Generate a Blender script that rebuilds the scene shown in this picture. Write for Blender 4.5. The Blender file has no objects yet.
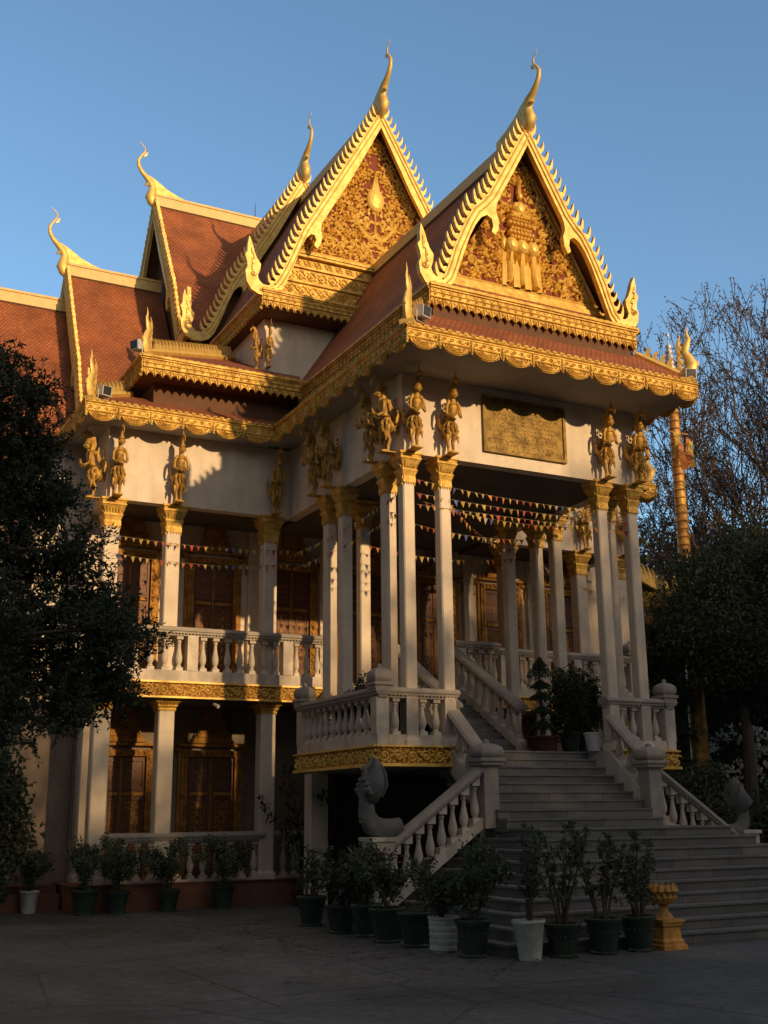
import bpy, math, random
from mathutils import Vector, Matrix, noise
random.seed(7)
PI = math.pi
S = bpy.context.scene
COL = S.collection
R = random.random
def U(a, b): return random.uniform(a, b)

# ------------------------------------------------------------------ mesh builder
class MB:
    def __init__(s): s.v = []; s.f = []
    def add(s, vs, fs):
        o = len(s.v); s.v += [tuple(q) for q in vs]; s.f += [tuple(i + o for i in q) for q in fs]
    def box(s, x0, y0, z0, x1, y1, z1):
        s.add([(x0,y0,z0),(x1,y0,z0),(x1,y1,z0),(x0,y1,z0),(x0,y0,z1),(x1,y0,z1),(x1,y1,z1),(x0,y1,z1)],
              [(0,3,2,1),(4,5,6,7),(0,1,5,4),(1,2,6,5),(2,3,7,6),(3,0,4,7)])
    def tbox(s, T, u0, v0, w0, u1, v1, w1):
        s.add([T(*p) for p in ((u0,v0,w0),(u1,v0,w0),(u1,v1,w0),(u0,v1,w0),(u0,v0,w1),(u1,v0,w1),(u1,v1,w1),(u0,v1,w1))],
              [(0,3,2,1),(4,5,6,7),(0,1,5,4),(1,2,6,5),(2,3,7,6),(3,0,4,7)])
    def prism(s, pts, T, w0, w1):
        n = len(pts)
        s.add([T(u,v,w0) for u,v in pts] + [T(u,v,w1) for u,v in pts],
              [tuple(range(n)), tuple(range(2*n-1, n-1, -1))] + [(i, n+i, n+(i+1) % n, (i+1) % n) for i in range(n)])
    def sq(s, prof, cx=0, cy=0, ch=0.0, rot=0):
        # square "lathe": profile of (half width, z), chamfered corners
        rings = []
        for hw, z in prof:
            c = min(ch, hw*0.5)
            if ch > 0: P = [(-hw+c,-hw),(hw-c,-hw),(hw,-hw+c),(hw,hw-c),(hw-c,hw),(-hw+c,hw),(-hw,hw-c),(-hw,-hw+c)]
            else: P = [(-hw,-hw),(hw,-hw),(hw,hw),(-hw,hw)]
            rings.append([(cx+a, cy+b, z) for a, b in P])
        s.rings(rings)
    def lathe(s, prof, cx=0, cy=0, n=12):
        s.rings([[(cx+r*math.cos(2*PI*i/n), cy+r*math.sin(2*PI*i/n), z) for i in range(n)] for r, z in prof])
    def rings(s, rings, cap=True):
        n = len(rings[0]); vs = [p for r in rings for p in r]; fs = []
        for k in range(len(rings)-1):
            for i in range(n):
                j = (i+1) % n; fs.append((k*n+i, k*n+j, (k+1)*n+j, (k+1)*n+i))
        if cap: fs.append(tuple(range(n-1, -1, -1))); fs.append(tuple((len(rings)-1)*n+i for i in range(n)))
        s.add(vs, fs)
    def tube(s, pts, rad, n=6, flat=1.0, side=None):
        # swept tube; rad number or list; flat scales the section along the side axis
        P = [Vector(p) for p in pts]; m = len(P)
        if not hasattr(rad, '__len__'): rad = [rad]*m
        rings = []; ref = Vector(side) if side else None
        a = None
        for i in range(m):
            t = (P[min(i+1, m-1)] - P[max(i-1, 0)])
            if t.length < 1e-9: t = Vector((0,0,1))
            t.normalize()
            if ref is not None: a = ref - t*ref.dot(t)
            else:
                if a is None: a = t.cross(Vector((0,0,1)) if abs(t.z) < .9 else Vector((1,0,0)))
                a = a - t*a.dot(t)
            if a.length < 1e-6: a = t.orthogonal()
            a.normalize(); b = t.cross(a)
            fl = flat[i] if hasattr(flat, '__len__') else flat
            rings.append([P[i] + a*(rad[i]*fl*math.cos(2*PI*k/n)) + b*(rad[i]*math.sin(2*PI*k/n)) for k in range(n)])
        s.rings(rings)
    def stroke(s, pts, wid, h, T, w=0.0):
        # raised ridge lying on the plane w of frame T
        m = len(pts); vs = []; fs = []
        for i in range(m):
            x0, y0 = pts[max(i-1,0)]; x1, y1 = pts[min(i+1,m-1)]
            dx, dy = x1-x0, y1-y0; L = math.hypot(dx, dy) or 1e-6; nx, ny = -dy/L, dx/L
            q = wid[i] if hasattr(wid, '__len__') else wid
            hh = h*min(1.0, q/0.02+.3)
            for o, k in ((-1,-.1),(-.72,.72),(0,1),(.72,.72),(1,-.1)):
                vs.append(T(pts[i][0]+nx*q*o, pts[i][1]+ny*q*o, w+hh*k))
        for i in range(m-1):
            for k in range(4): fs.append((i*5+k, i*5+k+1, (i+1)*5+k+1, (i+1)*5+k))
        s.add(vs, fs)
    def blob(s, c, r, T=None, n=8, m=5):
        rings = []
        rx, ry, rz = r if hasattr(r, '__len__') else (r, r, r)
        for k in range(m+1):
            a = -PI/2 + PI*k/m; cr = max(math.cos(a), .02)
            ring = []
            for i in range(n):
                p = (c[0]+rx*cr*math.cos(2*PI*i/n), c[1]+ry*cr*math.sin(2*PI*i/n), c[2]+rz*math.sin(a))
                ring.append(T(*p) if T else p)
            rings.append(ring)
        s.rings(rings)

W = {}
def link(o): COL.objects.link(o)
def setpar(o, parent, M):
    o.parent = parent
    if parent is not None: o.matrix_parent_inverse = W[parent.name].inverted()
    o.matrix_basis = M; W[o.name] = M.copy()
def mesh(name, mb, mat, smooth=False):
    me = bpy.data.meshes.new(name); me.from_pydata(mb.v, [], mb.f); me.update()
    me.materials.append(mat)
    if smooth:
        me.polygons.foreach_set('use_smooth', [True]*len(me.polygons))
        try: me.set_sharp_from_angle(angle=math.radians(50))
        except Exception: pass
    return me
def obj(name, mb, mat, parent=None, smooth=False, M=None):
    me = mesh(name, mb, mat, smooth) if isinstance(mb, MB) else mb
    o = bpy.data.objects.new(name, me); link(o)
    setpar(o, parent, M or Matrix()); return o
def empty(name, loc=(0,0,0), rz=0):
    o = bpy.data.objects.new(name, None); link(o); o.empty_display_size = .2
    setpar(o, None, Matrix.Translation(loc) @ Matrix.Rotation(rz, 4, 'Z')); return o
def tag(o, label=None, cat=None, group=None, kind=None):
    if label: o['label'] = label
    if cat: o['category'] = cat
    if group: o['group'] = group
    if kind: o['kind'] = kind
    return o
def copy_tree(src, parent, M):
    # copies an object, its parts and their sub-parts
    c = src.copy(); link(c); 
    for k in list(c.keys()):
        if k in ('label','category','group') and parent is not None: del c[k]
    rel = W[src.name].inverted(); setpar(c, parent, M)
    for ch in list(src.children): copy_tree(ch, c, M @ rel @ W[ch.name])
    return c
class Proto:
    # first use moves the built object itself, later uses copy it
    def __init__(s, make): s.make = make; s.first = None
    def at(s, parent, x, y, z, rz=0, sc=(1,1,1)):
        M = Matrix.Translation((x,y,z)) @ Matrix.Rotation(rz,4,'Z') @ Matrix.Diagonal((*sc,1))
        if s.first is None:
            o = s.make(); s.first = o
            kids = [(k, W[k.name].copy()) for k in o.children]
            W0 = M
            setpar(o, parent, M)
            for k, w in kids: setpar(k, o, M @ w)
            return o
        return copy_tree(s.first, parent, M)

# ------------------------------------------------------------------ materials
def nt(name):
    m = bpy.data.materials.new(name); m.use_nodes = True; n = m.node_tree
    b = n.nodes['Principled BSDF']; return m, n, b
def N(n, t, **k):
    x = n.nodes.new(t)
    for a, v in k.items():
        if a in x.inputs: x.inputs[a].default_value = v
        else: setattr(x, a, v)
    return x
def mapping(n, coord='Object', scale=(1,1,1)):
    c = N(n, 'ShaderNodeTexCoord'); mp = N(n, 'ShaderNodeMapping'); mp.inputs['Scale'].default_value = scale
    n.links.new(c.outputs[coord], mp.inputs['Vector']); return mp
def stuffmat(name, c1, c2, rough=.8, metal=0, nscale=3, bump=.15, bscale=30, spec=.5, c3=None, stretch=(1,1,1), coord='Object'):
    m, n, b = nt(name)
    mp = mapping(n, coord, stretch)
    t = N(n, 'ShaderNodeTexNoise'); t.inputs['Scale'].default_value = nscale; t.inputs['Detail'].default_value = 6; t.inputs['Roughness'].default_value = .65
    n.links.new(mp.outputs[0], t.inputs['Vector'])
    r = N(n, 'ShaderNodeValToRGB'); r.color_ramp.elements[0].position = .3; r.color_ramp.elements[1].position = .7
    r.color_ramp.elements[0].color = (*c1,1); r.color_ramp.elements[1].color = (*c2,1)
    if c3:
        e = r.color_ramp.elements.new(.82); e.color = (*c3,1)
    n.links.new(t.outputs['Fac'], r.inputs['Fac']); n.links.new(r.outputs[0], b.inputs['Base Color'])
    t2 = N(n, 'ShaderNodeTexNoise'); t2.inputs['Scale'].default_value = bscale; t2.inputs['Detail'].default_value = 4
    n.links.new(mp.outputs[0], t2.inputs['Vector'])
    bm = N(n, 'ShaderNodeBump'); bm.inputs['Strength'].default_value = bump; bm.inputs['Distance'].default_value = .02
    n.links.new(t2.outputs['Fac'], bm.inputs['Height']); n.links.new(bm.outputs[0], b.inputs['Normal'])
    b.inputs['Roughness'].default_value = rough; b.inputs['Metallic'].default_value = metal
    b.inputs['Specular IOR Level'].default_value = spec
    return m
def plaster(name, c, dirt):
    # painted plaster with faint vertical streaks and dirt
    m, n, b = nt(name)
    mp = mapping(n, 'Object', (1,1,1)); mp2 = mapping(n, 'Object', (2.2,2.2,.5))
    t = N(n, 'ShaderNodeTexNoise'); t.inputs['Scale'].default_value = 2.6; t.inputs['Detail'].default_value = 9; t.inputs['Roughness'].default_value = .7; n.links.new(mp.outputs[0], t.inputs['Vector'])
    t2 = N(n, 'ShaderNodeTexNoise'); t2.inputs['Scale'].default_value = 1.6; t2.inputs['Detail'].default_value = 5; n.links.new(mp2.outputs[0], t2.inputs['Vector'])
    mx = N(n, 'ShaderNodeMath', operation='MULTIPLY'); n.links.new(t.outputs['Fac'], mx.inputs[0]); n.links.new(t2.outputs['Fac'], mx.inputs[1])
    r = N(n, 'ShaderNodeValToRGB'); r.color_ramp.elements[0].position = .14; r.color_ramp.elements[1].position = .34
    r.color_ramp.elements[0].color = (*dirt,1); r.color_ramp.elements[1].color = (*c,1)
    n.links.new(mx.outputs[0], r.inputs['Fac']); n.links.new(r.outputs[0], b.inputs['Base Color'])
    t3 = N(n, 'ShaderNodeTexNoise'); t3.inputs['Scale'].default_value = 22; n.links.new(mp.outputs[0], t3.inputs['Vector'])
    bm = N(n, 'ShaderNodeBump'); bm.inputs['Strength'].default_value = .12; bm.inputs['Distance'].default_value = .015
    n.links.new(t3.outputs['Fac'], bm.inputs['Height']); n.links.new(bm.outputs[0], b.inputs['Normal'])
    b.inputs['Roughness'].default_value = .75
    return m
def goldmat(name, col, col2, metal=.55, rough=.38, bscale=38, bump=.35):
    m, n, b = nt(name)
    mp = mapping(n)
    t = N(n, 'ShaderNodeTexNoise'); t.inputs['Scale'].default_value = 6; t.inputs['Detail'].default_value = 6; n.links.new(mp.outputs[0], t.inputs['Vector'])
    r = N(n, 'ShaderNodeValToRGB'); r.color_ramp.elements[0].position = .32; r.color_ramp.elements[1].position = .62
    r.color_ramp.elements[0].color = (*col2,1); r.color_ramp.elements[1].color = (*col,1)
    n.links.new(t.outputs['Fac'], r.inputs['Fac']); n.links.new(r.outputs[0], b.inputs['Base Color'])
    v = N(n, 'ShaderNodeTexNoise'); v.inputs['Scale'].default_value = bscale; v.inputs['Detail'].default_value = 3; v.inputs['Distortion'].default_value = 1.5
    n.links.new(mp.outputs[0], v.inputs['Vector'])
    bm = N(n, 'ShaderNodeBump'); bm.inputs['Strength'].default_value = bump; bm.inputs['Distance'].default_value = .02
    n.links.new(v.outputs['Fac'], bm.inputs['Height']); n.links.new(bm.outputs[0], b.inputs['Normal'])
    rr = N(n, 'ShaderNodeMapRange'); rr.inputs['To Min'].default_value = rough+.2; rr.inputs['To Max'].default_value = rough-.05
    n.links.new(t.outputs['Fac'], rr.inputs['Value']); n.links.new(rr.outputs[0], b.inputs['Roughness'])
    b.inputs['Metallic'].default_value = metal
    return m
def tilemat():
    m, n, b = nt('roof_tiles')  
    c = N(n, 'ShaderNodeTexCoord')
    br = N(n, 'ShaderNodeTexBrick'); n.links.new(c.outputs['UV'], br.inputs['Vector'])
    br.inputs['Scale'].default_value = 1; br.inputs['Brick Width'].default_value = .11; br.inputs['Row Height'].default_value = .09
    br.inputs['Mortar Size'].default_value = .012; br.inputs['Mortar Smooth'].default_value = .6; br.inputs['Bias'].default_value = 0
    br.inputs['Color1'].default_value = (.48,.155,.052,1); br.inputs['Color2'].default_value = (.37,.11,.038,1); br.inputs['Mortar'].default_value = (.24,.07,.028,1)
    t = N(n, 'ShaderNodeTexNoise'); t.inputs['Scale'].default_value = 1.1; t.inputs['Detail'].default_value = 7; n.links.new(c.outputs['UV'], t.inputs['Vector'])
    mr = N(n, 'ShaderNodeMapRange'); mr.inputs['From Min'].default_value = .3; mr.inputs['From Max'].default_value = .7; mr.inputs['To Min'].default_value = .62; mr.inputs['To Max'].default_value = 1.15
    n.links.new(t.outputs['Fac'], mr.inputs['Value'])
    mix = N(n, 'ShaderNodeMix', data_type='RGBA', blend_type='MULTIPLY'); mix.inputs[0].default_value = 1
    n.links.new(br.outputs['Color'], mix.inputs[6]); n.links.new(mr.outputs[0], mix.inputs[7]); n.links.new(mix.outputs[2], b.inputs['Base Color'])
    # each course overlaps the next: saw-tooth height down the slope
    sep = N(n, 'ShaderNodeSeparateXYZ'); n.links.new(c.outputs['UV'], sep.inputs[0])
    dv = N(n, 'ShaderNodeMath', operation='DIVIDE'); dv.inputs[1].default_value = .09; n.links.new(sep.outputs['Y'], dv.inputs[0])
    fr = N(n, 'ShaderNodeMath', operation='FRACT'); n.links.new(dv.outputs[0], fr.inputs[0])
    sb = N(n, 'ShaderNodeMath', operation='MULTIPLY_ADD'); sb.inputs[1].default_value = -1; sb.inputs[2].default_value = 1; n.links.new(fr.outputs[0], sb.inputs[0])
    ad = N(n, 'ShaderNodeMath', operation='SUBTRACT'); n.links.new(sb.outputs[0], ad.inputs[0]); n.links.new(br.outputs['Fac'], ad.inputs[1])
    bm = N(n, 'ShaderNodeBump'); bm.inputs['Strength'].default_value = .8; bm.inputs['Distance'].default_value = .03
    n.links.new(ad.outputs[0], bm.inputs['Height']); n.links.new(bm.outputs[0], b.inputs['Normal'])
    b.inputs['Roughness'].default_value = .75
    return m
def leafmat(name, c1, c2, trans=.15):
    m, n, b = nt(name)
    g = N(n, 'ShaderNodeNewGeometry'); r = N(n, 'ShaderNodeValToRGB')
    r.color_ramp.elements[0].color = (*c1,1); r.color_ramp.elements[1].color = (*c2,1)
    n.links.new(g.outputs['Random Per Island'], r.inputs['Fac']); n.links.new(r.outputs[0], b.inputs['Base Color'])
    b.inputs['Roughness'].default_value = .7; b.inputs['Specular IOR Level'].default_value = .3
    if trans:
        tr = N(n, 'ShaderNodeBsdfTranslucent'); n.links.new(r.outputs[0], tr.inputs['Color'])
        mx = N(n, 'ShaderNodeMixShader'); mx.inputs[0].default_value = trans
        n.links.new(b.outputs[0], mx.inputs[1]); n.links.new(tr.outputs[0], mx.inputs[2])
        n.links.new(mx.outputs[0], n.nodes['Material Output'].inputs['Surface'])
    return m

WALL = plaster('cream_plaster', (.76,.65,.51), (.60,.50,.385))
RAILM = plaster('rail_plaster', (.68,.60,.49), (.42,.36,.29))
CAPM = stuffmat('weathered_cement', (.30,.26,.22), (.42,.37,.31), nscale=5, bump=.25)
GOLD = goldmat('gold_paint', (.86,.58,.14), (.72,.44,.08), metal=.25, bump=.12)
FIGM = goldmat('aged_gold_figures', (.62,.38,.085), (.34,.18,.035), metal=.4, rough=.42, bscale=60, bump=.6)
GOLD2 = goldmat('gold_relief_paint', (.76,.49,.11), (.48,.27,.05), metal=.4, rough=.4, bscale=55, bump=.5)
GOLDY = goldmat('gold_bright_board', (.82,.57,.18), (.64,.41,.10), metal=.4, rough=.45, bump=.3)
REDG = stuffmat('red_ground_paint', (.16,.030,.015), (.25,.05,.022), nscale=8)
TILE = tilemat()
RIDGE = stuffmat('ridge_cement_gold', (.62,.42,.16), (.78,.55,.22), nscale=6, rough=.6)
SOFF = stuffmat('brown_soffit', (.10,.045,.02), (.15,.065,.028), nscale=4)
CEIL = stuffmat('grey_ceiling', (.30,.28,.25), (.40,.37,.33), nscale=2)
WOOD = stuffmat('carved_wood', (.085,.028,.012), (.19,.07,.025), rough=.5, nscale=9, bump=.4, bscale=50)
GOLDD = goldmat('antique_gold', (.50,.26,.05), (.26,.11,.02), metal=.45, rough=.45, bscale=60, bump=.7)
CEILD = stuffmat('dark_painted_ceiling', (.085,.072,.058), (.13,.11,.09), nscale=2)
CARVE = goldmat('carved_gold_ground', (.46,.22,.03), (.30,.12,.02), metal=.4, rough=.5, bscale=60, bump=.6)
DARK = stuffmat('interior_shade', (.02,.017,.014), (.04,.03,.025))
STEP = stuffmat('grey_granite', (.13,.13,.125), (.21,.205,.195), nscale=2.2, bump=.1, c3=(.30,.28,.26))
def jointed(m):
    n = m.node_tree; b = n.nodes['Principled BSDF']; src = b.inputs['Base Color'].links[0].from_socket
    c = N(n, 'ShaderNodeTexCoord'); br = N(n, 'ShaderNodeTexBrick'); mp = N(n, 'ShaderNodeMapping'); mp.inputs['Rotation'].default_value = (PI/2,0,0); n.links.new(c.outputs['Object'], mp.inputs['Vector']); n.links.new(mp.outputs[0], br.inputs['Vector'])
    br.inputs['Scale'].default_value = 1; br.inputs['Brick Width'].default_value = 1.1; br.inputs['Row Height'].default_value = .146; br.inputs['Mortar Size'].default_value = .006
    br.inputs['Color1'].default_value = (1.12,1.1,1.05,1); br.inputs['Color2'].default_value = (.72,.73,.72,1); br.inputs['Mortar'].default_value = (.45,.44,.42,1)
    x = N(n, 'ShaderNodeMix', data_type='RGBA', blend_type='MULTIPLY'); x.inputs[0].default_value = 1; n.links.new(src, x.inputs[6]); n.links.new(br.outputs['Color'], x.inputs[7]); n.links.new(x.outputs[2], b.inputs['Base Color'])
jointed(STEP)
STEPS2 = stuffmat('granite_tread', (.14,.138,.13), (.22,.21,.195), nscale=3, bump=.1, c3=(.30,.28,.25))
PLINTH = stuffmat('brown_plinth_tiles', (.16,.065,.04), (.24,.10,.06), nscale=3)
NAGA = stuffmat('grey_cement', (.10,.105,.10), (.19,.19,.175), nscale=6, bump=.4)
BARK = stuffmat('bark', (.05,.035,.025), (.10,.075,.055), nscale=8, bump=.6, stretch=(1,1,.3))
POTG = stuffmat('green_glaze', (.016,.032,.020), (.04,.062,.045), rough=.4, nscale=7, c3=(.10,.10,.085))
POTW = stuffmat('white_ceramic', (.42,.41,.38), (.66,.65,.62), rough=.5, nscale=6, bump=.1)
POTR = stuffmat('terracotta', (.06,.022,.015), (.11,.04,.026), nscale=5)
SOIL = stuffmat('soil', (.03,.02,.015), (.05,.035,.025))
ORANGE = goldmat('orange_gold_paint', (.62,.34,.08), (.34,.16,.035), metal=.25, rough=.45)
SILVER = goldmat('silver_paint', (.62,.62,.64), (.42,.42,.44), metal=.6, rough=.4)
LAMPG = stuffmat('lamp_housing', (.42,.43,.45), (.55,.55,.57), rough=.5)
LAMPD = stuffmat('lamp_glass', (.03,.03,.035), (.05,.05,.055), rough=.15)
ROPE = stuffmat('string', (.16,.15,.13), (.22,.20,.18))
FLAGS = [stuffmat('red_cloth', (.36,.05,.035), (.44,.08,.05)), stuffmat('yellow_cloth', (.48,.31,.06), (.55,.38,.09)),
         stuffmat('orange_cloth', (.50,.17,.045), (.56,.22,.06)), stuffmat('blue_cloth', (.06,.09,.28), (.10,.14,.36)), stuffmat('white_cloth', (.40,.37,.33), (.50,.46,.42))]
L_DARK = leafmat('dark_leaf', (.018,.032,.014), (.045,.07,.03))
L_LEFT = leafmat('grey_green_leaf', (.035,.055,.03), (.085,.105,.06))
L_POT = leafmat('pot_leaf', (.05,.07,.035), (.12,.15,.075))
L_POT2 = leafmat('pot_leaf_blue_green', (.055,.078,.05), (.13,.155,.10))
L_RUST = leafmat('rusty_leaf', (.07,.05,.035), (.17,.11,.07), .1)
L_FLOW = leafmat('white_petal', (.45,.45,.42), (.65,.63,.58), .1)
L_ORAN = leafmat('orange_petal', (.6,.10,.03), (.75,.3,.05), .1)

# ------------------------------------------------------------------ ornament helpers
def frame(C, Ud, Nd):
    C = Vector(C); Ud = Vector(Ud); Nd = Vector(Nd)
    def T(u, v, w): return C + Ud*u + Nd*w + Vector((0,0,v))
    return T
def spiral(cx, cy, r, a0, turns, d=1, n=14, k=.12):
    out = []
    for i in range(n):
        t = i/(n-1); a = a0 + d*turns*2*PI*t; rr = r*(1-(1-k)*t)
        out.append((cx+rr*math.cos(a), cy+rr*math.sin(a)))
    return out
def flame(mb, T, x, y, a, L, wd, h, curl=.5, w=0):
    # a curling leaf-shaped stroke
    pts = []; n = 6; px, py, an = x, y, a
    for i in range(n):
        pts.append((px, py)); px += math.cos(an)*L/(n-1); py += math.sin(an)*L/(n-1); an += curl/(n-1)*1.6
    mb.stroke(pts, [wd*q for q in (.55,.9,1,.8,.5,.08)], h, T, w)
def band_relief(mb, T, L, H, w, unit=.42, h=.03):
    # running scroll: rosettes joined by S stems with leaves, between two beads
    n = max(1, round(L/unit)); un = L/n
    for i in range(n):
        cx = (i+.5)*un; s = 1 if i % 2 else -1; r = min(un*.36, H*.30)
        mb.stroke(spiral(cx, H*.5, r, PI if s > 0 else PI, 1.6, -s, 16), [.020]*3+[.022]*8+[.016]*5, h, T, w)
        mb.blob((cx, H*.5, w+h*.6), (r*.30, r*.30, h*.8), T, 6, 4)
        for k in range(7):
            a = k*2*PI/7+.3*i
            flame(mb, T, cx+math.cos(a)*r*1.05, H*.5+math.sin(a)*r*1.05, a+.6*s, r*.75, r*.20, h*.8, -1.2*s, w)
        flame(mb, T, cx+un*.33, H*.18, PI/2*.6, H*.36, .022, h*.8, 1.2, w); flame(mb, T, cx+un*.4, H*.82, -PI/2*.7, H*.36, .022, h*.8, 1.2, w)
def swag_eave(mb, A, B, ztop, Nd, unit=.62, d0=.27, d1=.43, th=.035):
    A = Vector(A); B = Vector(B); D = B-A; L = D.length; D.normalize(); Nd = Vector(Nd)
    def T(u, v, w): return A + D*u + Nd*w + Vector((0,0,ztop+v))
    n = max(1, round(L/unit)); un = L/n
    for i in range(n):
        x = i*un; pts = [(x,0),(x,-d0-.05),(x+.03,-d0-.05),(x+.04,-d0)]
        for k in range(9):
            a = PI*k/8; pts.append((x+un/2-(un/2-.05)*math.cos(a), -d0+.015-(d1-d0)*math.sin(a)))
        pts += [(x+un-.04,-d0),(x+un-.03,-d0-.05),(x+un,-d0-.05),(x+un,0)]
        mb.prism(pts, T, -th, 0)
        cx = x+un/2
        for q, wd in ((1,.016),(.78,.012),(.56,.012),(.36,.014)):
            mb.stroke([(cx-(un/2-.06)*q*math.cos(PI*k/10), -d0+.02-(d1-d0-.02)*q*math.sin(PI*k/10)) for k in range(11)], wd, .028, T)
        mb.stroke([(x,-d0+.035),(x+un,-d0+.035)], .016, .03, T)
        mb.stroke([(x,-.045),(x+un,-.045)], .018, .035, T); mb.stroke([(x,-.095),(x+un,-.095)], .010, .02, T)
        # scrolls in the upper band
        H0, H1 = -.115, -d0+.05; hm = (H0+H1)/2; r = (H0-H1)*.42
        m = 4
        for k in range(m):
            c = x + un*(k+.5)/m; s = 1 if k < m/2 else -1
            mb.stroke(spiral(c, hm, r, 0 if s > 0 else PI, 1.1, s, 9), .011, .026, T)
            flame(mb, T, c-s*r*.9, hm-r, PI/2+s*.4, r*1.6, .012, .022, s*1.1)
        for k in range(5):
            mb.blob((cx+(k-2)*un*.13, -d0-.02-(.02 if k in (1,3) else .045 if k == 2 else 0), .008), (.02,.022,.022), T, 5, 3)
        mb.stroke([(x,-.11),(x,-d0-.045)], .024, .04, T); mb.blob((x,-.19,.02), (.03,.045,.03), T, 6, 4)
        mb.blob((x,-d0-.055,0), (.024,.035,.024), T, 6, 4)
    # little half-round tile ends along the top
    m = round(L/.155)
    for i in range(m):
        mb.blob(((i+.5)*L/m, .012, -.005), (L/m*.42,.035,.035), T, 6, 3)
def leaf_eave(mb, A, B, ztop, Nd, unit=.17, d0=.30, d1=.46, th=.035):
    A = Vector(A); B = Vector(B); D = B-A; L = D.length; D.normalize(); Nd = Vector(Nd)
    def T(u, v, w): return A + D*u + Nd*w + Vector((0,0,ztop+v))
    mb.tbox(T, 0, -d0, -th, L, 0, 0)
    mb.tbox(T, -.03, -.05, 0, L+.03, 0, .06); mb.tbox(T, -.015, -.085, 0, L+.015, -.05, .03)
    mb.stroke([(0,-.17),(L,-.17)], .012, .025, T); mb.stroke([(0,-d0+.03),(L,-d0+.03)], .014, .035, T)
    n = max(1, round(L/unit)); un = L/n
    for i in range(n):
        x = (i+.5)*un; k = .5*un*.96
        mb.prism([(x-k,-d0),(x-k*.95,-d0-(d1-d0)*.45),(x-k*.45,-d0-(d1-d0)*.62),(x,-d1),(x+k*.45,-d0-(d1-d0)*.62),(x+k*.95,-d0-(d1-d0)*.45),(x+k,-d0)], T, -th, 0)
        mb.stroke([(x,-d0),(x,-d1+.02)], [.03,.012], .032, T)
        for s in (-1,1): mb.stroke([(x+s*k*.3,-d0),(x+s*k*.8,-d0-.05),(x+s*k*.45,-d0-.09)], [.014,.012,.006], .022, T)
        mb.stroke(spiral(x, -d0+.085, .036, 0, 1, 1, 7), .011, .022, T)
        for s in (-1,1): mb.stroke([(x+s*un*.25,-.10),(x+s*un*.05,-.15)], [.018,.006], .02, T)
    m = round(L/.155)
    for i in range(m): mb.blob(((i+.5)*L/m, .014, .0), (L/m*.42,.03,.045), T, 6, 3)

PA = dict(outer=[(0.0,14.72),(.5,13.86),(1.02,12.98),(1.20,12.78),(1.38,12.62),(1.56,12.34),(1.72,12.02),(1.88,11.68),(2.0,11.34),(2.1,11.1),(2.2,11.0)],
          foot=[(2.30,10.99),(2.38,11.04),(2.42,11.14),(2.37,11.28),(2.36,11.42),(2.44,11.52),(2.50,11.66),(2.54,11.80),(2.63,11.98),(2.66,11.78),(2.65,11.64),(2.71,11.56),(2.66,11.42),(2.64,11.30),(2.69,11.2),(2.66,11.0),(2.55,10.84),(2.42,10.76),(2.2,10.74)],
          inner=[(2.02,10.82),(1.9,10.98),(1.78,11.28),(1.64,11.64),(1.50,11.98),(1.36,12.24),(1.22,12.42),(1.08,12.5),(.97,12.44),(.94,12.30),(.98,12.18),(.90,12.12),(.82,12.26),(.80,12.46),(.86,12.62),(.84,12.78),(.78,12.90),(.4,13.55),(0,14.26)])
PB = dict(outer=[(0.0,19.02),(.95,17.3),(1.86,15.66),(2.0,15.42),(2.14,15.16),(2.30,14.74),(2.46,14.34),(2.6,14.02),(2.74,13.74),(2.86,13.58)],
          foot=[(2.98,13.5),(3.1,13.5),(3.2,13.58),(3.24,13.7),(3.18,13.86),(3.17,14.0),(3.26,14.12),(3.33,14.28),(3.37,14.42),(3.46,14.66),(3.50,14.42),(3.50,14.26),(3.56,14.16),(3.50,14.0),(3.49,13.88),(3.54,13.76),(3.5,13.5),(3.38,13.32),(3.2,13.24),(2.95,13.24)],
          inner=[(2.74,13.34),(2.6,13.52),(2.46,13.84),(2.32,14.2),(2.18,14.6),(2.04,14.92),(1.92,15.06),(1.82,15.06),(1.78,14.94),(1.83,14.8),(1.75,14.72),(1.66,14.86),(1.62,15.08),(1.66,15.26),(1.63,15.42),(1.55,15.56),(.8,16.9),(0,18.5)])
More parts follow.
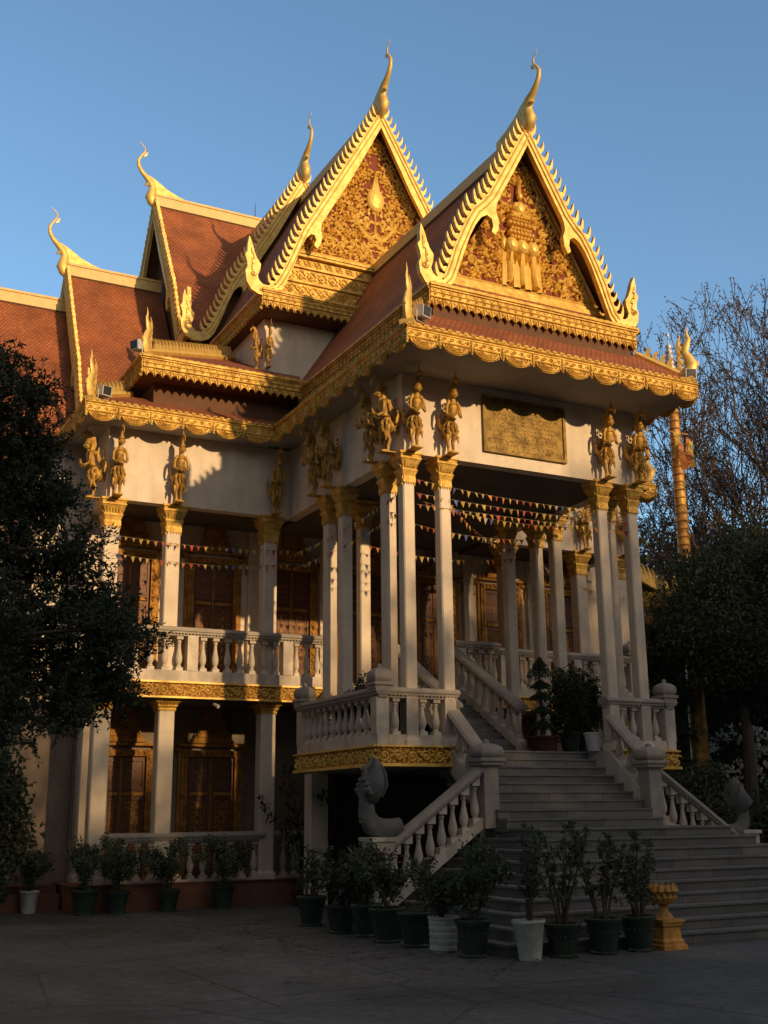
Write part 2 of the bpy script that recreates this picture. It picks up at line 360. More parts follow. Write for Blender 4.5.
def barge(T, s, prof, su=1, dv=0, sv=1, v0=0, tooth=.17, th=.11):
    mp = lambda p: (s*p[0]*su, v0+(p[1]-v0)*sv+dv)
    mb = MB()
    out = [mp(p) for p in prof['outer']]; pts = out+[mp(p) for p in prof['foot']]+[mp(p) for p in prof['inner']]
    if s < 0: pts = pts[::-1]
    mb.prism(pts, T, -th/2, th/2)
    # raised mouldings along the board
    inn = [mp(p) for p in prof['inner']][::-1]
    for off, wd in ((.05,.022),(.15,.016)):
        q = []
        for i in range(len(out)):
            a = out[max(i-1,0)]; b = out[min(i+1,len(out)-1)]; dx, dy = b[0]-a[0], b[1]-a[1]; l = math.hypot(dx,dy)
            nx, ny = (-dy/l, dx/l); 
            if ny > 0: nx, ny = -nx, -ny
            q.append((out[i][0]+nx*off, out[i][1]+ny*off))
        mb.stroke(q, wd, .03, T, th/2)
    # flame teeth
    acc = .18; prev = out[0]
    for p in out[1:]:
        dx, dy = p[0]-prev[0], p[1]-prev[1]; l = math.hypot(dx,dy); tx, ty = dx/l, dy/l
        nx, ny = -ty, tx
        if ny < 0: nx, ny = -nx, -ny
        while acc < l:
            bx, by = prev[0]+tx*acc, prev[1]+ty*acc; k = tooth
            k0 = k; k = k*(.92+.16*((acc*37.7) % 1))
            P = [(bx+tx*k*.34-nx*.03, by+ty*k*.34-ny*.03),(bx+tx*k*.40+nx*k*.22, by+ty*k*.40+ny*k*.22),
                 (bx+tx*k*.32+nx*k*.62, by+ty*k*.32+ny*k*.62+k*.12),(bx+tx*k*.04+nx*k*.98, by+ty*k*.04+ny*k*.98+k*.40),(bx-tx*k*.18+nx*k*1.05, by-ty*k*.18+ny*k*1.05+k*.80),
                 (bx-tx*k*.16+nx*k*.78, by-ty*k*.16+ny*k*.78+k*.26),(bx-tx*k*.08+nx*k*.46, by-ty*k*.08+ny*k*.46+k*.04),(bx-tx*k*.34+nx*k*.20, by-ty*k*.34+ny*k*.20),(bx-tx*k*.40-nx*.03, by-ty*k*.40-ny*.03)]
            k = k0
            if s < 0: P = P[::-1]
            mb.prism(P, T, -.035, .035)
            acc += k*1.17
        acc -= l; prev = p
    # scale marks and eye on the naga end
    f = [mp(p) for p in prof['foot']]
    cx, cy = (f[2][0]+f[14][0])/2, (f[2][1]+f[14][1])/2
    mb.stroke(spiral(cx, cy, .075, 0, 1.3, s, 10), .018, .03, T, th/2)
    for k in range(4):
        a = f[3+k]; b = f[13-k]; m = ((a[0]+b[0])/2, (a[1]+b[1])/2); mb.stroke([(m[0],m[1]-.05),(m[0]+s*.03,m[1]+.09)], [.03,.008], .03, T, th/2)
    return mb
def chofa_mesh(h=1.0):
    # horn finial: local x = outward, z up
    mb = MB()
    P = [(.0,0,-.12,.05),(.08,0,.0,.11),(.12,0,.16,.15),(.09,0,.32,.125),(.07,0,.48,.10),(.13,0,.62,.10),(.25,0,.76,.08),(.38,0,.90,.062),(.47,0,1.06,.05),(.49,0,1.22,.042),(.42,0,1.38,.034),(.33,0,1.52,.027),(.32,0,1.64,.020),(.39,0,1.74,.013),(.46,0,1.80,.007),(.45,0,1.86,.003)]
    mb.tube([(p[0]*h,0,p[2]*h) for p in P], [p[3]*h for p in P], 10, .8, (0,1,0))
    mb.tube([(.16*h,0,.60*h),(.24*h,0,.54*h),(.28*h,0,.50*h),(.28*h,0,.58*h)], [.05*h,.04*h,.02*h,.005*h], 6)   # beak
    T = lambda u, v, w: (u*h, w*h, v*h)
    mb.prism([(.05,.0),(.06,.5),(.15,.66),(.30,.84),(.12,.78),(-.08,.66),(-.30,.50),(-.62,.36),(-.95,.27),(-.95,.0)][::-1], T, -.045, .045)
    mb.prism([(.36,1.36),(.27,1.42),(.24,1.56),(.30,1.50)], T, -.012, .012)
    return mb
CHOFA = mesh('roof_finial', chofa_mesh(1.0), GOLDY, True)

def figure_mesh():
    # winged attendant figure: local x = outward from wall, y = sideways, z from capital top, 1.5 high
    mb = MB()
    for s in (-1,1):
        mb.tube([(.30,s*.045,.02),(.20,s*.045,.03),(.19,s*.045,.12),(.15,s*.05,.24),(.21,s*.055,.36),(.13,s*.05,.50)], [.018,.03,.028,.032,.055,.075], 7)
        for k in (-1,0,1): mb.tube([(.22,s*.045,.03),(.31,s*.045+k*.028,.012)], [.018,.008], 5)
        mb.tube([(.19,s*.075,.98),(.21,s*.125,.88),(.24,s*.135,.72),(.33,s*.09,.66),(.37,s*.02,.70),(.38,s*.012,.80)], [.034,.032,.026,.024,.024,.012], 6)
        mb.tube([(.06,s*.08,.50),(.0,s*.12,.58),(-.04,s*.13,.72),(-.02,s*.13,.86)], [.045,.055,.04,.01], 6, .4, (0,1,0))
        mb.tube([(.15,s*.06,.40),(.23,s*.10,.32),(.25,s*.105,.20)], [.04,.03,.006], 5)
        mb.blob((.25,s*.058,1.10), (.016,.014,.026), None, 5, 3)
    mb.tube([(.10,0,.42),(.08,0,.50),(.12,0,.60),(.17,0,.72),(.19,0,.86),(.19,0,.96),(.21,0,1.03)], [.08,.11,.085,.062,.082,.068,.035], 9)
    mb.blob((.24,0,1.10), (.06,.052,.072), None, 8, 5)
    mb.blob((.298,0,1.09), (.016,.012,.016), None, 5, 3)
    mb.tube([(.23,0,1.14),(.21,0,1.18),(.20,0,1.22),(.19,0,1.27),(.20,0,1.36),(.23,0,1.48)], [.068,.05,.058,.036,.024,.009], 8)
    mb.tube([(.23,0,1.44),(.24,0,1.60)], [.012,.010], 5)
    mb.tube([(.06,0,.48),(-.05,0,.42),(-.10,0,.54),(-.06,0,.70),(.03,0,.82),(.05,0,.96),(.02,0,1.10)], [.06,.075,.08,.07,.05,.032,.008], 7, .5, (0,1,0))
    mb.tube([(.15,0,1.00),(.11,0,1.14),(.12,0,1.28),(.19,0,1.38),(.27,0,1.39),(.33,0,1.33),(.35,0,1.24)], [.035,.055,.06,.055,.045,.03,.008], 7, .55, (0,1,0))
    for z, r_, zz in ((.60,.10,.46),(.54,.115,.36),(1.0,.075,.90)):
        for k in range(10):      # hanging leaf plates of the skirt and collar
            a = k*2*PI/10+z*9; mb.tube([(.14+r_*.8*math.cos(a), r_*.8*math.sin(a), z), (.14+r_*1.15*math.cos(a), r_*1.15*math.sin(a), (z+zz)/2), (.15+r_*1.05*math.cos(a), r_*1.05*math.sin(a), zz)], [.018,.026,.004], 4)
    for k in range(7): mb.tube([(.02-.012*k,-.0,.50+k*.085),(-.10-.02*math.sin(k),0,.56+k*.085)], [.03,.006], 4)
    mb.box(.02,-.08,-.005,.33,.08,.016)
    mb.lathe([(.07,.905),(.092,.915),(.08,.93)], .185, 0, 10); mb.lathe([(.075,.655),(.10,.67),(.08,.69)], .145, 0, 10)
    return mb
fm_ = figure_mesh(); fm_.v = [(x+.10*z, y*.88, z) for x, y, z in fm_.v]
FIG = mesh('bracket_figure', fm_, FIGM, True)

def capital_mesh(hw, h):
    # gilded lotus capital, local z 0..h
    mb = MB(); g = hw
    prof = [(g+.004,0),(g+.02,.0),(g+.025,.05),(g+.008,.055),(g+.01,.12),(g+.035,.20),(g+.05,.24),(g+.05,.27),(g+.025,.28),(g+.03,.32),(g+.06,.38),(g+.09,.44),(g+.105,.46),(g+.105,.49),(g+.09,.50),(g+.10,.54),(g+.12,.56),(g+.12,.6)]
    k = h/.6
    mb.sq([(a, z*k) for a, z in prof], ch=.012)
    for (d, nx) in (((1,0),(0,-1)),((0,1),(1,0)),((-1,0),(0,1)),((0,-1),(-1,0))):
        T0 = lambda u, v, w: Vector((d[0]*u+nx[0]*w, d[1]*u+nx[1]*w, v*k))
        for i in range(5):
            u = (i-2)*(g*2)/5
            mb.prism([(u-g*.19,.13),(u-g*.19,.07),(u,-.05),(u+g*.19,.07),(u+g*.19,.13)], T0, g+.005, g+.022)
            mb.stroke([(u,.29),(u,.42)], [.02,.034], .02, lambda a,b,c: T0(a,b,c+(b-.29)*.42), g+.03)
    return mb
def column_proto(hw, H, caph, name='column', capital=True):
    def make():
        mb = MB(); base = [(hw+.03,0),(hw+.03,.10),(hw+.012,.13),(hw,.16)] if H > 2.5 else [(hw,0)]
        mb.sq(base+[(hw,H-caph)], ch=.022)
        o = obj(name, mb, WALL)
        if capital: obj('capital', capital_mesh(hw, caph), GOLD2, o, M=Matrix.Translation((0,0,H-caph-.002)))
        return o
    return Proto(make)
def baluster_proto(h=.62, r=.075, name='baluster'):
    def make():
        mb = MB(); k = h/.62
        mb.sq([(r*.98,0),(r*.98,.055*k),(r*.8,.06*k)])
        mb.lathe([(a*r, z*k) for a, z in ((.75,.06),(.82,.075),(.55,.10),(.60,.115),(.90,.16),(1.0,.21),(.96,.26),(.72,.33),(.50,.42),(.44,.48),(.46,.50),(.66,.515),(.66,.53),(.5,.54),(.56,.555))], n=12)
        mb.sq([(r*.75,.553*k),(r*.9,.56*k),(r*.9,.62*k)])
        return obj(name, mb, RAILM, smooth=True)
    return Proto(make)
def dome_mesh(hw):
    mb = MB()
    mb.sq([(hw+.01,-.09),(hw+.05,-.06),(hw+.05,-.02),(hw+.075,.0),(hw+.075,.05),(hw+.02,.06),(hw+.05,.09),(hw+.055,.15),(hw+.045,.22),(hw+.0,.265),(hw*.55,.29)], ch=.012)
    mb.lathe([(hw*.42,.28),(.05,.30),(.04,.32),(.045,.34),(.01,.365)], n=10); return mb

# ------------------------------------------------------------------ setting
ground = MB(); n = 60
ext = 160
ground.add([(-ext,-ext,0),(ext,-ext,0),(ext,ext,0),(-ext,ext,0)], [(0,1,2,3)])
def groundmat():
    m, n, b = nt('worn_concrete')
    mp = mapping(n, 'Object', (1,1,1))
    a = N(n, 'ShaderNodeTexNoise'); a.inputs['Scale'].default_value = .35; a.inputs['Detail'].default_value = 8; a.inputs['Roughness'].default_value = .7; a.inputs['Distortion'].default_value = .6
    c = N(n, 'ShaderNodeTexNoise'); c.inputs['Scale'].default_value = 7; c.inputs['Detail'].default_value = 8; c.inputs['Roughness'].default_value = .75
    for t in (a, c): n.links.new(mp.outputs[0], t.inputs['Vector'])
    r = N(n, 'ShaderNodeValToRGB'); r.color_ramp.elements[0].position = .36; r.color_ramp.elements[1].position = .64
    r.color_ramp.elements[0].color = (.072,.078,.066,1); r.color_ramp.elements[1].color = (.175,.178,.162,1); e_ = r.color_ramp.elements.new(.52); e_.color = (.125,.128,.115,1)
    n.links.new(a.outputs['Fac'], r.inputs['Fac'])
    mr = N(n, 'ShaderNodeMapRange'); mr.inputs['From Min'].default_value = .3; mr.inputs['From Max'].default_value = .7; mr.inputs['To Min'].default_value = .55; mr.inputs['To Max'].default_value = 1.3
    n.links.new(c.outputs['Fac'], mr.inputs['Value'])
    mx = N(n, 'ShaderNodeMix', data_type='RGBA', blend_type='MULTIPLY'); mx.inputs[0].default_value = 1
    n.links.new(r.outputs[0], mx.inputs[6]); n.links.new(mr.outputs[0], mx.inputs[7])
    # cracks / slab joints
    br = N(n, 'ShaderNodeTexBrick'); br.inputs['Scale'].default_value = 1; br.inputs['Brick Width'].default_value = 4.2; br.inputs['Row Height'].default_value = 3.4; br.inputs['Mortar Size'].default_value = .018; br.inputs['Mortar Smooth'].default_value = .3
    br.inputs['Color1'].default_value = (1,1,1,1); br.inputs['Color2'].default_value = (.84,.85,.83,1); br.inputs['Mortar'].default_value = (.34,.34,.33,1)
    d = N(n, 'ShaderNodeTexNoise'); d.inputs['Scale'].default_value = 2; n.links.new(mp.outputs[0], d.inputs['Vector'])
    mv = N(n, 'ShaderNodeMix', data_type='VECTOR'); mv.inputs[0].default_value = .03; n.links.new(mp.outputs[0], mv.inputs[4]); n.links.new(d.outputs['Color'], mv.inputs[5]); n.links.new(mv.outputs[1], br.inputs['Vector'])
    m2 = N(n, 'ShaderNodeMix', data_type='RGBA', blend_type='MULTIPLY'); m2.inputs[0].default_value = 1
    n.links.new(mx.outputs[2], m2.inputs[6]); n.links.new(br.outputs['Color'], m2.inputs[7]); n.links.new(m2.outputs[2], b.inputs['Base Color'])
    vo = N(n, 'ShaderNodeTexVoronoi', feature='DISTANCE_TO_EDGE'); vo.inputs['Scale'].default_value = .33; n.links.new(mv.outputs[1], vo.inputs['Vector'])
    cr_ = N(n, 'ShaderNodeMapRange'); cr_.inputs['From Min'].default_value = 0; cr_.inputs['From Max'].default_value = .012; cr_.inputs['To Min'].default_value = .45; cr_.inputs['To Max'].default_value = 1; n.links.new(vo.outputs['Distance'], cr_.inputs['Value'])
    m3 = N(n, 'ShaderNodeMix', data_type='RGBA', blend_type='MULTIPLY'); m3.inputs[0].default_value = .8
    n.links.new(m2.outputs[2], m3.inputs[6]); n.links.new(cr_.outputs[0], m3.inputs[7]); n.links.new(m3.outputs[2], b.inputs['Base Color'])
    bm = N(n, 'ShaderNodeBump'); bm.inputs['Strength'].default_value = .3; bm.inputs['Distance'].default_value = .02; n.links.new(c.outputs['Fac'], bm.inputs['Height']); n.links.new(bm.outputs[0], b.inputs['Normal'])
    b.inputs['Roughness'].default_value = .72
    return m
tag(obj('ground', ground, groundmat()), kind='structure')

# ------------------------------------------------------------------ temple
XC = 11.8; ZL = 2.774; ZV = 4.26; ZB = 7.88
temple = empty('temple', (XC, 24, 0))
tag(temple, 'ornate temple with red tiled tiered roofs, gilded gables and tall cream portico columns', 'temple')
def mirx(x, s): return XC + s*(x-XC) if s > 0 else 2*XC - x      # s=1 keeps, s=-1 mirrors about the axis
def part(name, mb, mat, par=None, smooth=False): return obj(name, mb, mat, par or temple, smooth)

# roofs: each slope is a list of quads with metric UVs
def roof(name, faces, mat=TILE, parent=None, th=.07):
    me = bpy.data.meshes.new(name); vs = []; fs = []; uvs = []
    for q in faces:
        P = [Vector(p) for p in q]; nrm = (P[1]-P[0]).cross(P[2]-P[0])
        if nrm.length < 1e-9: nrm = (P[2]-P[0]).cross(P[3]-P[0])
        nrm.normalize()
        if nrm.z < 0: P = P[::-1]; nrm = -nrm
        e = Vector((-nrm.y, nrm.x, 0)); e.normalize(); up = nrm.cross(e)
        o = len(vs); vs += P; fs.append(tuple(range(o, o+len(P)))); uvs += [(p.dot(e), p.dot(up)) for p in P]
    me.from_pydata([tuple(v) for v in vs], [], fs); uv = me.uv_layers.new(name='UVMap')
    for i, u in enumerate(uvs): uv.data[i].uv = u
    me.materials.append(mat); o = bpy.data.objects.new(name, me); link(o); setpar(o, parent or temple, Matrix()); return o
def under(mb, q, off=.06):
    P = [Vector(p) for p in q]; nrm = (P[1]-P[0]).cross(P[2]-P[0]); nrm.normalize()
    if nrm.z < 0: nrm = -nrm
    mb.add([p-nrm*off for p in P], [tuple(range(len(P)))])
    mb.add([p-nrm*(off+.05) for p in P], [tuple(range(len(P)))])

def gable_roof(name, T, prof_pts, w0, w1, sides=(-1,1)):
    fs = []; ub = MB()
    for s in sides:
        for a, b in zip(prof_pts[:-1], prof_pts[1:]):
            q = [T(s*a[0],a[1],w0), T(s*b[0],b[1],w0), T(s*b[0],b[1],w1), T(s*a[0],a[1],w1)]
            fs.append(q); under(ub, q)
    r = roof(name, fs); obj('roof_underside', ub, SOFF, r); return r
FR = lambda y: frame((XC,y,0), (1,0,0), (0,-1,0))
# portico roof
TP = FR(16.35); TQ = frame((11.69,16.35,0), (1,0,0), (0,-1,0))
rp = gable_roof('portico_roof', TP, [(0,14.64),(1.02,12.86),(1.86,11.56),(2.45,10.86)], .0, -7.2)
ridge = MB(); ridge.box(XC-.07,16.4,14.55,XC+.07,23.2,14.86); part('ridge_cap', ridge, RIDGE, rp)
PORTG = part('gable', MB(), GOLD) if False else None
def gable(name, T, prof, ped, pm, finial_h, finial_at, lab=None, teeth=.17, **kw):
    root = obj(name, ped[0], ped[1], temple) if ped else None
    pr = root or temple
    for s in (-1,1): obj('bargeboard', barge(T, s, prof, tooth=teeth, **kw), GOLDY, pr)
    return pr
# --- pediment of the portico
def tri_mask(u, v, hw, v0, v1, m=.07): return v > v0+m and abs(u) < hw*(v1-v)/(v1-v0)-m*1.3
def pediment(T, hw, v0, v1, w, motif):
    base = MB(); base.prism([(-hw,v0),(hw,v0),(0,v1)], T, w-.06, w)  
    rel = MB()
    # frame mouldings
    for s in (-1,1): rel.stroke([(s*hw,v0+.03),(0,v1)], .045, .06, T, w); rel.stroke([(s*(hw-.13),v0+.06),(0,v1-.24)], .018, .04, T, w)
    rel.stroke([(-hw,v0+.03),(hw,v0+.03)], .035, .06, T, w)
    rng = random.Random(3 if hw < 1.8 else 5); pts = []
    tries = 0
    while tries < 2600:
        tries += 1
        u = rng.uniform(.02, hw); v = rng.uniform(v0, v1); r = rng.choice((.19,.155,.13,.11,.095))
        if not tri_mask(u, v, hw, v0, v1, .05+r*.75): continue
        if motif(u, v): continue
        if any((u-a)**2+(v-b)**2 < ((r+c)*.84)**2 for a, b, c in pts): continue
        if u < r*.7: continue
        pts.append((u, v, r))
    for u, v, r in pts:
        a0 = rng.uniform(0, 6.28); d = rng.choice((-1,1)); tn = rng.uniform(1.1,1.6); hh = rng.uniform(.05,.085)
        nl = rng.choice((5,6,7)); an = [rng.uniform(-.25,.25) for _ in range(nl)]
        for s in (-1,1):
            Ts = (lambda s: (lambda a, b, c: T(a*s, b, c)))(s)
            rel.stroke(spiral(u, v, r*.62, a0, tn, d, 13), [r*.19]*4+[r*.22]*5+[r*.16]*4, hh, Ts, w)
            rel.blob((u, v, w+hh*.5), (r*.22,r*.22,hh*.7), Ts, 6, 4)
            for k in range(nl):
                a = a0+k*2*PI/nl+an[k]
                flame(rel, Ts, u+math.cos(a)*r*.66, v+math.sin(a)*r*.66, a+.7*d, r*1.05, r*.25, hh*.95, -1.7*d, w)
    # small filling leaves
    for i in range(int(260*hw)):
        u = rng.uniform(0, hw); v = rng.uniform(v0, v1)
        if not tri_mask(u, v, hw, v0, v1, .06) or motif(u, v): continue
        a = rng.uniform(0,6.28); L = rng.uniform(.10,.19); c = rng.uniform(-2,2)
        for s in (-1,1):
            Ts = (lambda s: (lambda a, b, c: T(a*s, b, c)))(s); flame(rel, Ts, u, v, a, L, .026, .045, c, w)
    return base, rel
PED_V0, PED_V1, PED_W = 11.36, 14.72, -.40
mot = lambda u, v: (abs(u) < .36 and v < 12.95) or (abs(u) < .22 and v < 13.75)
b_, r_ = pediment(TQ, 1.80, PED_V0, PED_V1, PED_W, mot)
pg = part('portico_gable', b_, REDG)
w = PED_W
# seated figure above a three-headed elephant, in low relief
for s in (-1,0,1):
    x = s*.24
    r_.blob((x,12.26,w+.08), (.15,.18,.15), TQ, 10, 7)
    r_.stroke([(x+s*.02,12.20),(x+s*.04,11.98),(x+s*.02,11.72),(x+s*.06,11.50),(x+s*.12,11.45)], [.10,.08,.065,.05,.025], .13, TQ, w+.03)
    for q in (-1,1): r_.blob((x+q*.13,12.29,w+.05), (.08,.14,.06), TQ, 8, 5)
    for q in (-1,1): r_.stroke([(x+q*.06,12.12),(x+q*.09,11.98),(x+q*.06,11.88)], [.024,.018,.006], .16, TQ, w+.04)
for s in (-1,1):
    r_.stroke([(s*.13,12.1),(s*.13,11.40)], [.09,.105], .12, TQ, w+.0)
    r_.stroke([(s*.38,12.1),(s*.40,11.40)], [.07,.08], .10, TQ, w)
for i, (hw_, z0, z1) in enumerate(((.26,12.44,12.50),(.30,12.52,12.60),(.24,12.62,12.68),(.31,12.71,12.79),(.22,12.81,12.86),(.27,12.87,12.92))):
    n_ = 7
    for q in range(n_):
        u = -hw_+(q+.5)*2*hw_/n_; r_.blob((u,(z0+z1)/2,w+.10), (hw_/n_*1.02,(z1-z0)*.6,.05+.02*(i % 2)), TQ, 7, 4)
    r_.stroke([(-hw_,(z0+z1)/2),(hw_,(z0+z1)/2)], (z1-z0)*.5, .12, TQ, w)
r_.blob((0,13.10,w+.08), (.12,.17,.10), TQ, 9, 6)
for s in (-1,1):
    r_.stroke([(s*.02,12.95),(s*.18,12.92),(s*.23,12.97),(s*.05,13.0)], [.05,.055,.05,.04], .11, TQ, w+.04)
    r_.stroke([(s*.10,13.19),(s*.17,13.07),(s*.07,13.0)], [.04,.035,.025], .08, TQ, w+.08)
r_.blob((0,13.36,w+.10), (.065,.08,.07), TQ, 8, 6)
r_.stroke([(0,13.42),(0,13.54),(0,13.68),(0,13.86)], [.055,.04,.022,.006], .09, TQ, w+.05)
part('relief', r_, GOLD, pg)
for s in (-1,1): part('bargeboard', barge(TQ, s, PA, su=.925, dv=.05, tooth=.165), GOLDY, pg)
o = obj('roof_finial', CHOFA, GOLDY, pg, M=Matrix.Translation((11.69,16.32,14.70)) @ Matrix.Rotation(-PI/2,4,'Z') @ Matrix.Diagonal((1.05,1.1,.80,1)))
m = MB()   # mouldings and tiled strip below the pediment
m.tbox(TQ, -1.85, 11.27, -.42, 1.85, 11.35, -.33); m.tbox(TQ, -1.95, 11.17, -.42, 1.95, 11.262, -.29)
part('base_moulding', m, GOLD2, pg)
roof('tiled_strip', [[TQ(-2.25,10.90,.0), TQ(2.25,10.90,0), TQ(1.98,11.16,-.28), TQ(-1.98,11.16,-.28)]], TILE, pg)
# cornice with pointed leaves
m = MB()
leaf_eave(m, (9.42,16.27,0), (14.05,16.27,0), 10.88, (0,-1,0))
leaf_eave(m, (9.40,22.2,0), (9.40,16.29,0), 10.86, (-1,0,0)); leaf_eave(m, (14.07,16.29,0), (14.07,22.2,0), 10.86, (1,0,0))
part('portico_cornice', m, GOLD2)
m = MB(); m.box(9.5,16.35,10.2,13.95,22.3,10.8); m.box(9.7,16.72,10.8,13.9,16.76,11.3); part('cornice_backing', m, SOFF)

# skirt roofs (portico and wings) -------------------------------------------
e = 9.72
def skirts(s):
    X = lambda x: x if s > 0 else 2*XC-x
    fs = []
    fs.append([(X(8.6),15.72,e),(X(8.6),21.68,e),(X(9.45),22.3,10.42),(X(9.45),16.5,10.42)])
    fs.append([(X(4.62),21.68,e),(X(8.6),21.68,e),(X(9.45),22.9,10.36),(X(5.82),22.9,10.36)])
    fs.append([(X(4.62),21.68,e),(X(5.82),22.9,10.36),(X(5.82),29,10.36),(X(4.62),29,e)])
    f2 = []
    f2.append([(X(5.8),22.0,11.0),(X(9.4),22.0,11.0),(X(9.9),23.4,11.7),(X(7.2),23.4,11.7)])
    f2.append([(X(7.2),23.4,11.7),(X(9.9),23.4,11.7),(X(9.9),25.2,12.6),(X(9.0),25.2,12.6)])
    f2.append([(X(5.8),22.0,11.0),(X(9.0),25.2,12.6),(X(9.0),29,12.6),(X(5.8),29,11.0)])
    return fs, f2
f1, f2 = skirts(1); g1, g2 = skirts(-1)
f1.append([(8.6,15.72,e),(15.0,15.72,e),(14.15,16.5,10.42),(9.45,16.5,10.42)])
roof('lower_roof', f1+g1[:1]); roof('wing_roof', g1[1:]); roof('upper_skirt_roof', f2); roof('upper_skirt_roof', g2)
m = MB()
swag_eave(m, (8.6,15.7,0), (15.0,15.7,0), e-.01, (0,-1,0))
for s in (1,-1):
    X = lambda x: x if s > 0 else 2*XC-x
    swag_eave(m, (X(8.6),21.66,0), (X(8.6),15.7,0), e-.01, (-s,0,0))
    swag_eave(m, (X(4.62),21.66,0), (X(8.58),21.66,0), e-.01, (0,-1,0))
    swag_eave(m, (X(4.6),28.2,0), (X(4.6),21.66,0), e-.01, (-s,0,0))
part('eave_fringe', m, GOLD2)
for s in (1,-1):
    X = lambda x: x if s > 0 else 2*XC-x; m = MB()
    leaf_eave(m, (X(5.8),21.98,0), (X(9.42),21.98,0), 10.99, (0,-1,0)); leaf_eave(m, (X(5.78),27.5,0), (X(5.78),21.98,0), 10.99, (-s,0,0))
    part('upper_eave_fringe', m, GOLD2)
for s in (1,-1):
    X = lambda x: x if s > 0 else 2*XC-x
    a, b = sorted((X(6.2),X(9.9))); m = MB(); m.box(a,22.5,9.9,b,22.7,10.95); uf = part('upper_frieze', m, SOFF)
    a, b = sorted((X(6.2),X(6.4))); m = MB(); m.box(a,22.701,9.9,b,28,10.95); obj('side_frieze', m, SOFF, uf)
    a, b = sorted((X(5.85),X(9.5))); m = MB(); m.box(a,22.03,10.62,b,28,10.66); obj('frieze_soffit', m, SOFF, uf)
# soffits
m = MB(); m.box(8.64,15.74,9.38,14.96,22.0,9.43); part('eave_soffit', m, CEIL)
for s in (1,-1):
    X = lambda x: x if s > 0 else 2*XC-x
    a, b = sorted((X(4.64),X(8.63))); m = MB(); m.box(a,21.7,9.38,b,28,9.43); part('eave_soffit', m, CEIL)
# hip crests with flame teeth
def hip(A, B, k=.16):
    A = Vector(A); B = Vector(B); D = B-A; L = D.length; D.normalize(); mb = MB()
    mb.tube([A, B], .07, 6); n = int(L/k)
    H = Vector((D.x, D.y, 0)); H.normalize()
    T = lambda u, v, w: A + D*u + Vector((0,0,v)) + H.cross(Vector((0,0,1)))*w
    for i in range(2, n):
        u = i*k; mb.prism([(u-.06,.04),(u+.07,.04),(u+.05,.14),(u-.0,.22),(u-.10,.30),(u-.04,.18),(u-.06,.1)], T, -.03, .03)
    return mb
def corner_flame(h=.85):
    # upright naga-crest finial, local x outward
    mb = MB(); T = lambda u, v, w: (u, w, v)
    mb.tube([(-.02,0,-.05),(.04,0,.08),(.09,0,.22),(.04,0,.36),(-.02,0,.46),(.03,0,.60),(.07,0,.70),(.04,0,.80),(.07,0,.92)], [.10,.12,.11,.085,.075,.06,.04,.025,.004], 8, .6, (0,1,0))
    for z, r in ((.18,.16),(.32,.15),(.46,.13),(.58,.10)):
        mb.tube([(-.05,0,z-.10),(-.12,0,z),(-.11,0,z+.1),(-.07,0,z+.2)], [.05,.05,.03,.005], 6, .6, (0,1,0))
    mb.tube([(.10,0,.16),(.19,0,.20),(.20,0,.28)], [.05,.035,.008], 6, .6, (0,1,0))
    mb.sq([(.11,-.12),(.12,-.06),(.09,-.02)])
    return mb
CF = mesh('corner_finial', corner_flame(), GOLDY, True)
for s in (1,-1):
    X = lambda x: x if s > 0 else 2*XC-x
    for (a, b) in (((X(8.75),15.87,9.86),(X(9.42),16.48,10.44)), ((X(4.78),21.86,9.86),(X(5.82),22.9,10.42)), ((X(5.95),22.16,11.14),(X(8.9),25.1,12.6))):
        part('hip_crest', hip(a, b), GOLDY)
    for x, y, z, k in ((8.72,15.84,9.86,1.12),(4.74,21.80,9.84,1.05),(5.92,22.12,11.10,1.08)):
        M = Matrix.Translation((X(x),y,z)) @ Matrix.Rotation(math.atan2(-1,-s),4,'Z') @ Matrix.Scale(k,4)
        obj('corner_finial', CF, GOLDY, temple, M=M)

# second (taller) front gable -----------------------------------------------
TG = FR(22.75)
rg = gable_roof('cross_gable_roof', TG, [(0,18.94),(1.86,15.56),(2.5,14.2),(3.12,13.36)], 0, -5.1)
m = MB(); m.box(XC-.08,22.8,18.85,XC+.08,27.9,19.16); part('ridge_cap', m, RIDGE, rg)
mot = lambda u, v: (u/.36)**2+((v-16.75)/.62)**2 < 1 or (abs(u) < .12 and v > 15.4 and v < 17.9)
b_, r_ = pediment(TG, 2.32, 14.78, 18.86, -.38, mot)
cg = part('cross_gable', b_, REDG); w = -.38
r_.blob((0,16.62,w+.06), (.25,.34,.12), TG, 14, 8)
r_.stroke([(0,16.8),(0,17.0),(0,17.2),(0,17.42)], [.17,.12,.06,.01], .12, TG, w+.03)
for k in range(14):
    a = -PI/2 + (k+.5)*2*PI/14; flame(r_, TG, .23*math.cos(a), 16.62+.29*math.sin(a), a+.2, .14, .04, .07, .5 if math.cos(a) < 0 else -.5, w)
r_.stroke([(0,16.36),(0,15.9),(0,15.6)], [.03,.03,.05], .08, TG, w)
for s in (-1,1):
    r_.stroke([(0,15.62),(s*.2,15.55),(s*.4,15.75),(s*.55,16.0),(s*.5,16.2)], [.06,.06,.05,.035,.01], .08, TG, w)
    r_.stroke([(0,15.4),(s*.25,15.3),(s*.5,15.4)], [.05,.05,.01], .07, TG, w)
part('relief', r_, GOLD, cg)
for s in (-1,1): part('bargeboard', barge(TG, s, PB, tooth=.17), GOLDY, cg)
obj('roof_finial', CHOFA, GOLDY, cg, M=Matrix.Translation((XC,22.70,18.92)) @ Matrix.Rotation(-PI/2,4,'Z') @ Matrix.Diagonal((1.15,1.25,.98,1)))
m = MB()
m.prism([(-2.75,13.5),(2.75,13.5),(2.22,14.66),(-2.22,14.66)], TG, -.44, -.38)
